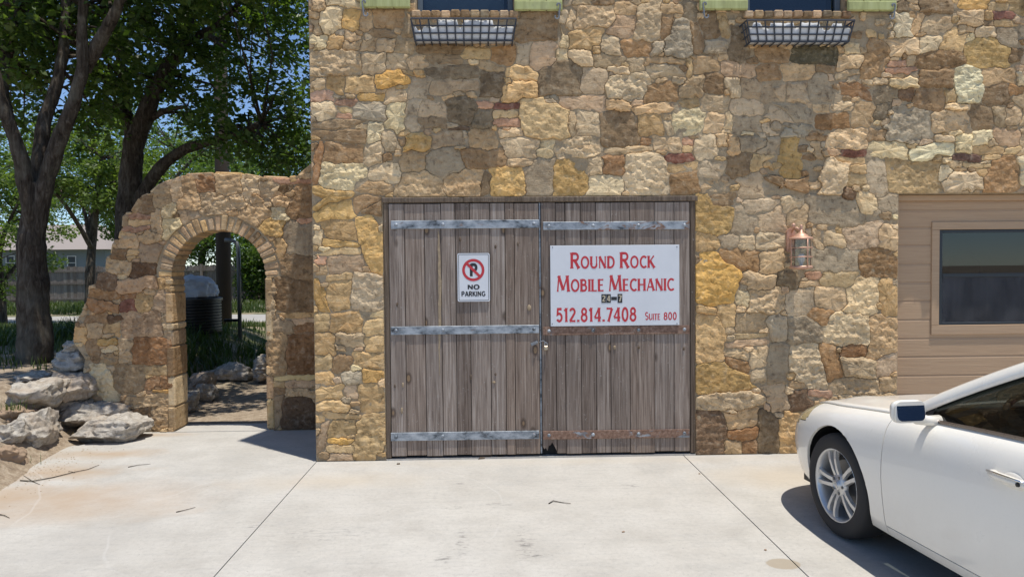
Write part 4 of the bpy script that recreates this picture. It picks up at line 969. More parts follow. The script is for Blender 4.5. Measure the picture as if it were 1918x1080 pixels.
# rounded chair back seen as a silhouette behind the upper sash
ch = empty('desk_chair', (at(1800, 500, 1.0).x, 1.0, 0)); tag(ch, 'dark rounded chair back showing behind the sash window glass', 'chair')
blk = plain('black_upholstery', (.012, .012, .013), .85)
hc = at(1800, 478, 1.0).z
q = MB(); P = []
pts = [(-.17, hc-.42)]+[(.17*math.cos(g)*-1, hc-.12+.15*math.sin(g)) for g in [PI*k/14 for k in range(15)]]+[(.17, hc-.42)]
q.prism(pts, -.05, .04); b = q.build('backrest', blk, ch); bv = b.modifiers.new('b', 'BEVEL'); bv.width = .02; bv.segments = 2
q = MB(); q.box(-.24, .24, -.06, .42, hc-.60, hc-.50, c=.03); q.build('seat', blk, ch)
q = MB(); q.tube([(0, .18, .08), (0, .18, hc-.6)], .03, 10); q.build('column', blk, ch)
for k in range(5):
    q = MB(); g = 2*PI*k/5; q.tube([(0, .18, .10), (.26*math.cos(g), .18+.26*math.sin(g), .05)], [.025, .018], 8); q.tube([(.26*math.cos(g), .18+.26*math.sin(g), .05), (.26*math.cos(g), .18+.26*math.sin(g), 0)], .018, 8); q.build('leg', blk, ch)

# ------------------------------------------------------------------ copper wall lantern
M['copper'] = plain('aged_copper', (.56, .33, .23), .5, .35, var=.35, sc=25, bump=.2)
M['lampglass'] = mat_glass('seeded_lamp_glass', (.80, .80, .78))
lx, ly = at(1500, 470, -.13).x, -.135; lz = lambda py: at(1500, py, -.13).z
ln = empty('wall_lantern', (lx, 0, lz(503))); tag(ln, 'copper cage lantern with glass cylinder mounted on the stone wall', 'lantern')
def inl(o): o.parent = ln; o.location = (-lx, 0, -lz(503)); return o
bxp = at(1480, 450, -.015).x
q = MB(); zt_, zb_ = at(1480, 427, -.02).z, at(1480, 472, -.02).z
q.prism([(bxp-.035, zb_+.02), (bxp-.028, zb_), (bxp+.028, zb_), (bxp+.035, zb_+.02), (bxp+.035, zt_-.03), (bxp+.02, zt_-.008), (bxp, zt_), (bxp-.02, zt_-.008), (bxp-.035, zt_-.03)], -.034, -.006); inl(q.build('back_plate', M['copper']))
T_ = Matrix.Translation
q = MB(); R1 = .082; zc0, zc1 = lz(500), lz(447)
q.lathe([(.0, zc1+.075), (.012, zc1+.073), (.016, zc1+.05), (.03, zc1+.045), (.036, zc1+.04), (.05, zc1+.03), (.058, zc1+.018), (.085, zc1+.012), (.094, zc1+.004), (.094, zc1-.004), (.0, zc1-.004)], 28, T_((lx, ly, 0))); inl(q.build('cap', M['copper'], smooth=True))
q = MB(); q.lathe([(0, .115), (.011, .112), (.013, .10), (.011, .092), (.013, .085), (.012, .07)], 14, T_((lx, ly, zc1))); inl(q.build('finial', M['copper'], smooth=True))
q = MB(); q.tube([(bxp, -.02, zt_-.05), (bxp+.01, -.05, zt_-.01), (lx-.05, ly+.02, zc1+.085), (lx-.03, ly+.01, zc1+.09), (lx, ly, zc1+.06)], .009, 8); q.lathe([(0, .03), (.012, .026), (.015, .01), (.012, -.01), (0, -.012)], 12, T_((lx-.055, ly+.02, zc1+.10))); inl(q.build('bracket', M['copper'], smooth=True))
q = MB(); q.lathe([(.0, zc0-.02), (.04, zc0-.018), (.088, zc0-.012), (.092, zc0), (.086, zc0+.012), (.0, zc0+.012)], 28, T_((lx, ly, 0))); inl(q.build('base_ring', M['copper'], smooth=True))
for f in (.36, .68):
    q = MB(); z_ = zc0+(zc1-zc0)*f; q.tube([(lx+.088*math.cos(2*PI*k/24), ly+.088*math.sin(2*PI*k/24), z_) for k in range(25)], .005, 6, cap=False); inl(q.build('cage_ring', M['copper'], smooth=True))
for k in range(4):
    g = PI/4*0+R(-80)+k*PI/2; q = MB(); q.tube([(lx+.089*math.cos(g), ly+.089*math.sin(g), zc0), (lx+.089*math.cos(g), ly+.089*math.sin(g), zc1)], .0055, 6); inl(q.build('cage_bar', M['copper'], smooth=True))
q = MB(); q.lathe([(.078, zc0+.013), (.078, zc1-.005)], 28, T_((lx, ly, 0))); inl(q.build('glass_cylinder', M['lampglass'], smooth=True))
q = MB(); q.lathe([(0, .10), (.02, .095), (.032, .07), (.03, .045), (.016, .02), (.014, 0)], 16, T_((lx, ly, zc0+.012))); inl(q.build('bulb', plain('frosted_bulb', (.75, .76, .76), .4), smooth=True))
# ------------------------------------------------------------------ arch wall
YA = 1.2; TH = .30
aw = empty('garden_arch_wall', (at(400, 801, YA).x, YA, 0)); tag(aw, 'ruin shaped rubble stone garden wall pierced by a round brick arch', 'stone wall')
awx = aw.location.x
def ina(o): o.parent = aw; o.location = (-awx, -YA, 0); return o
def A2(px, py): p = at(px, py, YA); return (p.x, p.z)
acx, acz = A2(409, 518); ai = (A2(498, 518)[0]-A2(320, 518)[0])/2; ao = ai+.145
acx = (A2(498, 518)[0]+A2(320, 518)[0])/2
sil = [A2(*p) for p in ((130, 812), (140, 760), (152, 716), (158, 672), (136, 640), (140, 604), (152, 585), (163, 560), (165, 535), (180, 531), (182, 512), (197, 508), (199, 480), (208, 477), (211, 453), (223, 449), (226, 430), (230, 427), (232, 401), (246, 398), (262, 370), (280, 362), (300, 343), (345, 328), (400, 325), (455, 326), (490, 332), (540, 334), (556, 330), (585, 304), (640, 296), (640, 812))]
sil = [(x, max(z, -.05)) for x, z in sil]
BXR = BX0+.0
def inside(poly, X, Z):
    m = np.zeros(X.shape, bool); n = len(poly)
    for i in range(n):
        (x0, z0), (x1, z1) = poly[i], poly[(i+1) % n]
        if abs(z1-z0) < 1e-9: continue
        c = ((z0 > Z) != (z1 > Z)) & (X < (x1-x0)*(Z-z0)/(z1-z0)+x0); m ^= c
    return m
def amask(GX, GZ):
    m = ~inside(sil, GX, GZ)
    r2_ = (GX-acx)**2+(GZ-acz)**2
    m |= (r2_ < ao**2) & (GZ > acz)
    m |= (np.abs(GX-acx) < ai+.002) & (GZ <= acz)
    return m | (GZ < 0)
sa = parse(SA, 0, 320, 2.7, 2.7, YA)
ids, xs, zs = tessellate(sa, sil[4][0]-.3, sil[-1][0]+.05, -.02, 2.75, amask, .006, LIM, seed=8)
sa = chink(sa, ids, xs, zs, amask, 29)
ids, xs, zs = tessellate(sa, sil[4][0]-.3, sil[-1][0]+.05, -.02, 2.75, amask, .006, LIM, seed=8)
outa = outlines(sa, ids, xs, zs, 56, .0028, .006)
awl = ina(empty('wall_face', (0, 0, 0))) if False else None
# core: fine grid slab cut to the silhouette and the arch
q = MB()
nA = 28
archp = [(acx-ai, 0)]+[(acx-ai*math.cos(PI*k/nA), acz+ai*math.sin(PI*k/nA)) for k in range(nA+1)]+[(acx+ai, 0)]
left = [p for p in sil]; 
# outline: silhouette from bottom left over the top to the bottom right, then back along the opening
outline = [(x, z) for x, z in sil]
outline[0] = (outline[0][0], -.05); outline[-1] = (outline[-1][0], -.05)
full = outline+[(acx+ai, -.05)]+[(p[0], p[1]) for p in reversed(archp[1:-1])]+[(acx-ai, -.05)]
n = len(full)
q.prism(full, YA+.012, YA+TH)
core = ina(q.build('core', M['mortar']))
lay_stones(core, sa, outa, lambda x, o, z: (x, YA+.0125-o, z), 9, 300, (.90, .87, .86))
# arch bricks
nv = 25; rv = random.Random(2)
for k in range(nv):
    g0 = PI*k/nv+rv.uniform(.008, .024); g1 = PI*(k+1)/nv-rv.uniform(.008, .024); r0, r1 = ai-.004+rv.uniform(-.006, .006), ao-.010+rv.uniform(-.025, .012)
    q = MB(); y0, y1 = YA+.001+rv.uniform(-.006, .006), YA+TH+.01
    pr = [(acx+r*math.cos(g), acz+r*math.sin(g)) for r, g in ((r0, g0), (r1, g0), (r1, g1), (r0, g1))]
    q.prism(pr, y0, y1); cc = scol(rv.choice('tsnntsy'), rv); q.c = [cc]*len(q.v)
    o = ina(q.build('arch_brick', M['stone'])); bv = o.modifiers.new('b', 'BEVEL'); bv.width = .007; bv.segments = 1
# jamb stones lining the opening
for side in (-1, 1):
    z = 0.01
    while z < acz-.03:
        h = min(rv.choice((.07, .10, .16, .24, .3)), acz-.012-z)
        if acz-.012-z-h < .05: h = acz-.012-z
        q = MB(); x = acx+side*ai; q.box(x-side*(.010+rv.uniform(0, .008)), x+side*.06, YA-.006+rv.uniform(-.004, .006), YA+TH+.008, z+.005, z+h-.005, c=.012)
        cc = scol(rv.choice('tynstbr'), rv); q.c = [cc]*len(q.v); ina(q.build('jamb_stone', M['stone'])); z += h
# stones capping the top of the wall
for i in range(10, len(sil)-2):
    a, b = Vector(sil[i]), Vector(sil[i+1]); L = (b-a).length; m_ = max(1, int(L/.22)); 
    for k in range(m_):
        p, r_ = a+(b-a)*(k/m_), a+(b-a)*((k+1)/m_); d = (r_-p); dn = Vector((-d.y, d.x)).normalized()
        if dn.y < 0 and abs(d.x) > abs(d.y): dn = -dn
        q = MB(); e = d.normalized()*.006; up = rv.uniform(.004, .022)
        q.prism([tuple(p+e-dn*.05), tuple(r_-e-dn*.05), tuple(r_-e*2+dn*up*rv.uniform(.5, 1)), tuple(p+e*2+dn*up)], YA+.002+rv.uniform(-.004, .006), YA+TH+.01)
        cc = scol(rv.choice('tnsyb'), rv); q.c = [cc]*len(q.v); o = ina(q.build('coping_stone', M['stone'])); bv = o.modifiers.new('b', 'BEVEL'); bv.width = .012; bv.segments = 2

# ------------------------------------------------------------------ ground
def sstep(a, b, x): t_ = min(1, max(0, (x-a)/(b-a))); return t_*t_*(3-2*t_)
def ground_z(x, y):
    """terrace held by the boulders on the planted side, level ground elsewhere"""
    edge = -3.95-.10*math.sin(y*2.1)+.12*max(0, -y)
    if y > .9: edge = -4.15-.4*sstep(.9, 3.5, y)
    t_ = sstep(edge+.30, edge-.55, x)*sstep(-4.5, -2.5, y)*(1-.7*sstep(5, 13, y))
    z = -.035+.60*t_
    z += .17*sstep(2.6, 6.0, y)*(1-sstep(8, 14, y))*(1-t_)
    z += -.2*sstep(20, 34, y)
    return z+.012*mn.noise(Vector((x*1.7, y*1.7, 0)))*min(1, t_*3+sstep(2, 3, y))
xs_ = sorted(set([-400, -200, -100, -60, -40, -30, -24, -20]+[round(-18+.75*k, 3) for k in range(14)]+[round(-7.5+.15*k, 3) for k in range(36)]+[-2.0, -1.4, 0, 3, 6, 10, 16, 24, 40, 80, 200, 400]))
ys_ = sorted(set([-400, -200, -100, -50, -25, -14, -9, -6]+[round(-5+.2*k, 3) for k in range(48)]+[5+.5*k for k in range(24)]+[18, 20, 22, 24, 26, 28, 30, 34, 40, 60, 100, 200, 400]))
q = MB(); q.grid([[(x, y, ground_z(x, y)) for y in ys_] for x in xs_]); q.f = [tuple(reversed(f)) for f in q.f]
tag(q.build('ground', M['soil'], smooth=True), kind='structure')
# concrete drive in cast slabs with open joints
dv = empty('driveway', (0, -3, 0)); tag(dv, kind='structure')
j1a, j1b = gr(583, 875), gr(400, 1080); j2a, j2b = gr(1283, 855), gr(1515, 1080)
def xat(a, b, y): return a.x+(b.x-a.x)*(y-a.y)/(b.y-a.y)
def slab(poly):
    q = MB(); n = len(poly); q.add([(p[0], p[1], 0) for p in poly]+[(p[0], p[1], -.06) for p in poly], [tuple(range(n))]+[(i, n+i, n+(i+1) % n, (i+1) % n) for i in range(n)])
    o = q.build('slab', M['concrete'], dv, at0=(0, -3, 0)); o.location = (0, 0, 0)
yn = -16.0; G_ = .0035
edge = [gr(*p) for p in ((335, 801), (300, 806), (262, 806), (205, 826), (125, 836), (62, 858), (22, 888), (-6, 908), (-80, 930), (-220, 965))]
re_ = random.Random(77); e2 = []
for i in range(len(edge)-1):
    for k in range(7): q_ = edge[i].lerp(edge[i+1], k/7); e2.append((q_.x+re_.uniform(-.025, .025), q_.y+re_.uniform(-.03, .03)))
edge = e2+[(edge[-1].x, edge[-1].y)]
slab([(xat(j1a, j1b, .01)-G_, .01), (BX0-.003, .01), (BX0-.003, YA-.02)]+[(edge[0][0], YA-.02)]+edge[1:]+[(-9, edge[-1][1]-.6), (-9, yn), (xat(j1a, j1b, yn)-G_, yn)])
slab([(xat(j1a, j1b, -.012)+G_, -.012), (xat(j1a, j1b, yn)+G_, yn), (xat(j2a, j2b, yn)-G_, yn), (xat(j2a, j2b, -.012)-G_, -.012)])
slab([(xat(j2a, j2b, -.012)+G_, -.012), (xat(j2a, j2b, yn)+G_, yn), (10.5, yn), (10.5, -.012)])
# door threshold and footing below the doors
q = MB(); q.box(D0, D1, -.011, .3, -.05, .012); o = q.build('threshold', M['concrete'], dv, at0=(0, -3, 0)); o.location = (0, 0, 0)
q = MB(); q.box(acx-ai-.05, acx+ai+.05, YA-.018, YA+TH+.02, -.06, .004); o = q.build('threshold', M['concrete'], dv, at0=(0, -3, 0)); o.location = (0, 0, 0)
q = MB(); q.box(T0, T1, -.011, .12, -.05, .006); o = q.build('threshold', M['concrete'], dv, at0=(0, -3, 0)); o.location = (0, 0, 0)
# road across the back
M['road'] = plain('pale_worn_asphalt', (.36, .34, .31), .9, var=.15, sc=3, bump=.3)
q = MB(); q.grid([[(x, y, ground_z(x, y)+.03+(0 if abs(y-16.2) < 1.8 else -.05)) for y in (14.2, 14.4, 15.5, 17, 18, 18.2)] for x in range(-60, 61, 3)]); q.f = [tuple(reversed(f)) for f in q.f]
tag(q.build('road', M['road'], smooth=True), kind='structure')

# ------------------------------------------------------------------ boulders of the retaining bank
import bmesh
def boulder(name, px0, px1, py0, py1, Y, dep, label, sd, flat=.0, group='limestone boulders of the retaining bank', mat=None):
    a, b = at(px0, py1, Y), at(px1, py0, Y)
    w_, h_ = (b.x-a.x)/2*1.06, (b.z-a.z)/2*1.16; c = Vector(((a.x+b.x)/2, Y+dep*.5-.05, (a.z+b.z)/2))
    bm = bmesh.new(); bmesh.ops.create_icosphere(bm, subdivisions=5, radius=1)
    off = Vector((sd*7.3, sd*3.1, sd*5.7)); rp = random.Random(sd*13)
    cuts = [(Vector((rp.gauss(0, 1), rp.gauss(0, 1), rp.gauss(0, .8))).normalized(), rp.uniform(.70, .90)) for _ in range(11)]
    for v in bm.verts:
        p = v.co.copy(); 
        e = 4.5; k = (abs(p.x)**e+abs(p.y)**e+abs(p.z)**e)**(-1/e); p *= k*.92
        d = .16*mn.noise(p*1.1+off)+.10*mn.noise(p*2.3+off)
        p *= 1+d
        for (n_c, d_c) in cuts:
            a_c = p.dot(n_c)-d_c-.05*mn.noise(p*3+off)
            if a_c > 0: p -= n_c*a_c*.92
        world = Vector((p.x*w_, p.y*dep*.5, p.z*h_))
        n_ = p.normalized()
        q_ = world*1.0+off
        led = mn.noise(Vector((q_.x*3, q_.y*3, q_.z*26)))*.016
        world += n_*(mn.noise(q_*9)*.024+abs(mn.noise(q_*14))*-.034+mn.noise(q_*24)*.010+mn.noise(q_*48)*.006+led)
        v.co = world
    me = bpy.data.meshes.new(name); bm.to_mesh(me); bm.free(); me.materials.append(mat or M['boulder'])
    o = bpy.data.objects.new(name, me); COL.objects.link(o); o.location = c
    o.rotation_euler = (0, 0, R(random.Random(sd).uniform(-8, 8)))
    auto_smooth(o, 32)
    tag(o, label, 'boulder', group); return o
M['boulder_brown'] = plain('brown_weathered_boulder', (.30, .215, .145), .93, var=.4, sc=9, bump=1.0)
boulder('boulder', 118, 262, 786, 838, .72, .5, 'flat grey slab lowest in the bank beside the arch wall foot', 1)
boulder('boulder', 97, 228, 757, 801, .95, .45, 'flat grey slab lying second from the ground beside the arch wall', 2)
boulder('boulder', 92, 165, 752, 776, 1.02, .35, 'thin tan slab wedged above the two flat grey slabs', 3)
boulder('boulder', 50, 162, 705, 758, .95, .5, 'big pale boulder with dark hollow beneath the rounded block', 4)
boulder('boulder', 76, 164, 659, 705, 1.25, .4, 'rounded whitish block near the top of the bank at the wall', 5)
boulder('boulder', 104, 165, 636, 662, 1.3, .35, 'small pale block topping the bank against the arch wall', 6)
boulder('boulder', -8, 80, 719, 774, .55, .6, 'rough grey boulder above the dirt gully at the picture edge', 7)
boulder('boulder', 2, 76, 702, 722, 1.1, .5, 'thin flat grey slab lying on the terrace in front of the tree', 8)
boulder('boulder', -14, 38, 764, 796, .35, .4, 'brown boulder under the rough grey one at the picture edge', 9, mat=M['boulder_brown'])
boulder('boulder', 16, 76, 778, 852, .28, .45, 'upright rough tan boulder beside the sandy gully', 10)
boulder('boulder', -22, 24, 794, 842, .02, .4, 'grey boulder at the left picture edge above the brown one', 11)
boulder('boulder', -30, 20, 838, 890, -.22, .4, 'reddish brown boulder lowest at the left picture edge', 12, mat=M['boulder_brown'])
boulder('boulder', 73, 100, 790, 812, .62, .22, 'fist sized tan stone lodged in the sandy gully', 13)
boulder('boulder', 68, 92, 768, 792, .72, .25, 'small brown stone between the rough tan boulder and the slabs', 14, mat=M['boulder_brown'])
# ------------------------------------------------------------------ parked white car
CAR = empty('parked_car', (2.852, -1.78, 0), R(5.5)); CAR.scale = (.93, .93, .93); tag(CAR, 'pearl white sedan parked nose in beside the barn doors', 'car')
CP = [(0, 0, .20, .655), (.012, .30, .20, .66), (.07, .54, .20, .672), (.19, .71, .20, .682), (.38, .825, .20, .725), (.62, .885, .20, .775), (1.0, .918, .20, .820), (1.35, .928, .19, .858), (1.75, .935, .19, .893), (2.4, .935, .19, .935), (3.2, .93, .19, .968), (3.9, .92, .20, .995), (4.35, .885, .22, 1.0), (4.65, .80, .24, 1.0), (4.82, .66, .25, 1.0), (4.92, .35, .25, 1.0), (4.94, 0, .25, 1.0)]
def cr(P, t):
    n = len(P)-1; t = min(max(t, 0), n-1e-6); i = int(t); f = t-i
    a, b, c, d = P[max(i-1, 0)], P[i], P[i+1], P[min(i+2, n)]
    return [.5*((2*b[k])+(-a[k]+c[k])*f+(2*a[k]-5*b[k]+4*c[k]-d[k])*f*f+(-a[k]+3*b[k]-3*c[k]+d[k])*f**3) for k in range(len(b))]
TAB = [cr(CP, k*.02) for k in range(int((len(CP)-1)/.02)+1)]
TS = np.array([q[0] for q in TAB]); mono = np.maximum.accumulate(TS)
def by_s(s): i = min(len(TAB)-1, max(0, int(np.searchsorted(mono, s)))); return TAB[i] if i == 0 else [TAB[i-1][k]+(TAB[i][k]-TAB[i-1][k])*((s-mono[i-1])/max(1e-6, mono[i]-mono[i-1])) for k in range(4)]
IT = np.array([0, .05, .12, .22, .36, .50, .62, .70, .76, .82, .88, .93, .97, 1.0]); IV = np.array([.060, .040, .026, .016, .006, .0, .002, .006, .011, .018, .030, .048, .072, .105])
def inset(t, s):
    k = 1.0
    if s < .9: k = 1+.9*(1-max(0, s)/.9)
    v = float(np.interp(t, IT, IV))*k
    for sc_ in (1.0, 3.775):          # flared arches
        v -= .016*math.exp(-((s-sc_)/.36)**2)*math.exp(-((t-.62)/.30)**2)
    return v
def Vsz(s, z):
    q = by_s(s); t = (z-q[2])/(q[3]-q[2]); return q[1]-inset(min(1, max(0, t)), s)
def L3(s, v, z, side=-1): return Vector((side*v, 1.0-s, z))
FD0, FD1, RD1 = 1.50, 2.60, 3.45
cols = []   # (s, v, zlo, zhi, nx, ny)
ts = [k*.1 for k in range(0, 40)]
side_s = sorted(set([round(.40+.025*k, 4) for k in range(int((4.36-.40)/.025)+1)]+[FD0, FD1, RD1]))
seq = [cr(CP, t_) for t_ in [k*.125 for k in range(0, 32)]]+[by_s(s_) for s_ in side_s]+[cr(CP, 12+k*.14) for k in range(1, 29)]
seq = [q for i, q in enumerate(seq) if i == 0 or (abs(q[0]-seq[i-1][0])+abs(q[1]-seq[i-1][1])) > .004]
NT_ = [0, .04, .085, .13, .19, .25, .31, .37, .43, .49, .55, .61, .66, .71, .75, .79, .83, .87, .90, .93, .955, .975, 1.0]
WR = .364; WZ = .332
grid = []; flags = []
for i, q in enumerate(seq):
    a = seq[max(0, i-1)]; b = seq[min(len(seq)-1, i+1)]
    tx, ty = b[0]-a[0], b[1]-a[1]; l_ = math.hypot(tx, ty) or 1; nx, ny = -ty/l_, tx/l_      # outward (s,v)
    if i == 0: nx, ny = -1, 0
    if i == len(seq)-1: nx, ny = 1, 0
    row = []; fl = []
    for t_ in NT_:
        z = q[2]+(q[3]-q[2])*t_; ins = inset(t_, q[0]); s, v = q[0]-nx*ins, q[1]-ny*ins; hit = False
        for sc_ in (1.0, 3.775):
            d = math.hypot(s-sc_, z-WZ)
            if d < WR and v > .6:
                hit = True; k = WR/max(d, .02); s2, z2 = sc_+(s-sc_)*k, WZ+(z-WZ)*k
                if z2 < q[2]-.0: z2 = q[2]; s2 = sc_+math.copysign(math.sqrt(max(0, WR*WR-(z2-WZ)**2)), s-sc_)
                s, z = s2, z2; v = Vsz(s, z)
        row.append((s, v, z)); fl.append(hit)
    grid.append(row); flags.append(fl)
NC, NR = len(grid), len(NT_)
def panel_of(i, j):
    s = (seq[i][0]+seq[i+1][0])/2; t_ = (NT_[j]+NT_[j+1])/2; v = (seq[i][1]+seq[i+1][1])/2
    if .05 < s < .60 and t_ > .73+.30*max(0, s-.30) and v > .48: return 'headlight'
    if s < .46 and v < .50 and .28 < t_ < .92: return 'grille'
    if s < .46: return 'front_bumper'
    if s < FD0: return 'front_fender'
    if s < RD1 and t_ < .085: return 'sill_panel'
    if s < FD1: return 'front_door'
    if s < RD1: return 'rear_door'
    if s > 4.5 and .55 < t_ < .9 and v > .35: return 'tail_light'
    if s > 4.5: return 'rear_bumper'
    return 'rear_quarter'
pan = {}
for i in range(NC-1):
    for j in range(NR-1):
        if flags[i][j] and flags[i+1][j] and flags[i][j+1] and flags[i+1][j+1]: continue
        pan.setdefault(panel_of(i, j), []).append((i, j))
M['car_black'] = plain('black_car_plastic', (.012, .012, .013), .55)
M['rubber'] = plain('tyre_rubber', (.032, .030, .029), .85, var=.3, sc=14, bump=.3)
M['chrome'] = plain('satin_chrome', (.72, .73, .74), .18, 1.0, var=.03)
M['alloy'] = plain('silver_alloy', (.62, .615, .60), .36, .6, var=.12, sc=40)
t = NT('headlamp_lens'); t.fin(t.mix(t.noise(t.obj(), 9, 3, .6), (.46, .37, .17), (.62, .55, .36)), .12, .6); t.b.inputs['Coat Weight'].default_value = 1; M['lamp'] = t.m
M['tail'] = plain('red_tail_lens', (.35, .01, .012), .15)
M['car_glass'] = mat_glass('tinted_car_glass', (.12, .14, .135))
PM = dict(headlight=M['lamp'], grille=M['car_black'], tail_light=M['tail'])
def panel(name, faces, side):
    bm = bmesh.new(); vm_ = {}
    def V(i, j):
        if (i, j) not in vm_: vm_[(i, j)] = bm.verts.new(L3(*grid[i][j], side))
        return vm_[(i, j)]
    for (i, j) in faces:
        q = [V(i, j), V(i+1, j), V(i+1, j+1), V(i, j+1)]
        if side > 0: q = q[::-1]
        try: bm.faces.new(q)
        except Exception: pass
    bmesh.ops.remove_doubles(bm, verts=bm.verts, dist=.0006); bmesh.ops.dissolve_degenerate(bm, edges=bm.edges, dist=.0004)
    bm.normal_update()
    ref = bm.faces[0] if False else max(bm.faces, key=lambda f: f.calc_area())
    c_ = ref.calc_center_median()
    if ref.normal.dot(Vector((c_.x*1.0, (c_.y+1.4)*.35, .0))) < 0: bmesh.ops.reverse_faces(bm, faces=bm.faces); bm.normal_update()
    be = [e for e in bm.edges if e.is_boundary]
    mv = {}
    for e in be:
        f = e.link_faces[0]; cen = f.calc_center_median(); d = (e.verts[1].co-e.verts[0].co).normalized(); w_ = cen-e.verts[0].co; w_ = (w_-d*w_.dot(d))
        if w_.length < 1e-6: continue
        for v in e.verts: mv.setdefault(v, []).append(w_.normalized())
    nrm = {v: v.normal.copy() for v in mv}
    for v, l_ in mv.items():
        if abs(v.co.x) < .002: continue
        a = Vector((0, 0, 0))
        for q in l_: a += q
        if a.length > 1e-6: v.co += a.normalized()*.0034
    r = bmesh.ops.extrude_edge_only(bm, edges=be)
    for g in r['geom']:
        if isinstance(g, bmesh.types.BMVert):
            best = min(nrm, key=lambda v: (v.co-g.co).length_squared)
            g.co -= nrm[best]*.016
    me = bpy.data.meshes.new(name); bm.to_mesh(me); bm.free(); me.materials.append(PM.get(name, M['car_paint']))
    o = bpy.data.objects.new(name, me); COL.objects.link(o); o.parent = CAR; auto_smooth(o, 40); return o
for nm, fs in pan.items():
    for side in (-1, 1): panel(nm, fs, side)
# dark inner shell
q = MB()
for side in (-1, 1):
    for i in range(NC-1):
        for j in range(NR-1):
            if any((flags[i][j], flags[i+1][j], flags[i][j+1], flags[i+1][j+1])): continue
            c4 = []
            for (a, b) in ((i, j), (i+1, j), (i+1, j+1), (i, j+1)):
                s, v, z = grid[a][b]; c4.append(L3(min(4.92, max(.02, s))+(.012 if s < .3 else 0), max(0, v-.014), z-.004, side))
            q.add(c4, [(0, 1, 2, 3)])
q.build('inner_shell', M['car_black'], CAR)
# hood and boot lid
def deck(name, s0, s1, crown, rows=12):
    idx = [i for i in range(NC) if s0 <= grid[i][-1][0] <= s1]
    P = []
    for i in idx:
        s, v, z = grid[i][-1]; row = []
        for k in range(-rows, rows+1):
            f = k/rows; cv = crown*(1-f*f)**1.0*min(1, v/.6); bulge = .012*math.exp(-((abs(f)-.62)/.13)**2)*min(1, max(0, (s-.15)/.4))*(1 if name == 'hood' else 0)
            row.append(Vector((f*(v-.003), 1.0-s, z+cv+bulge-.001)))
        P.append(row)
    q = MB(); q.grid(P); o = q.build(name, M['car_paint'], CAR, smooth=True)
    md = o.modifiers.new('t', 'SOLIDIFY'); md.thickness = .012; md.offset = -1
    return o
deck('hood', .004, 1.56, .026); deck('boot_lid', 4.28, 4.935, .03)
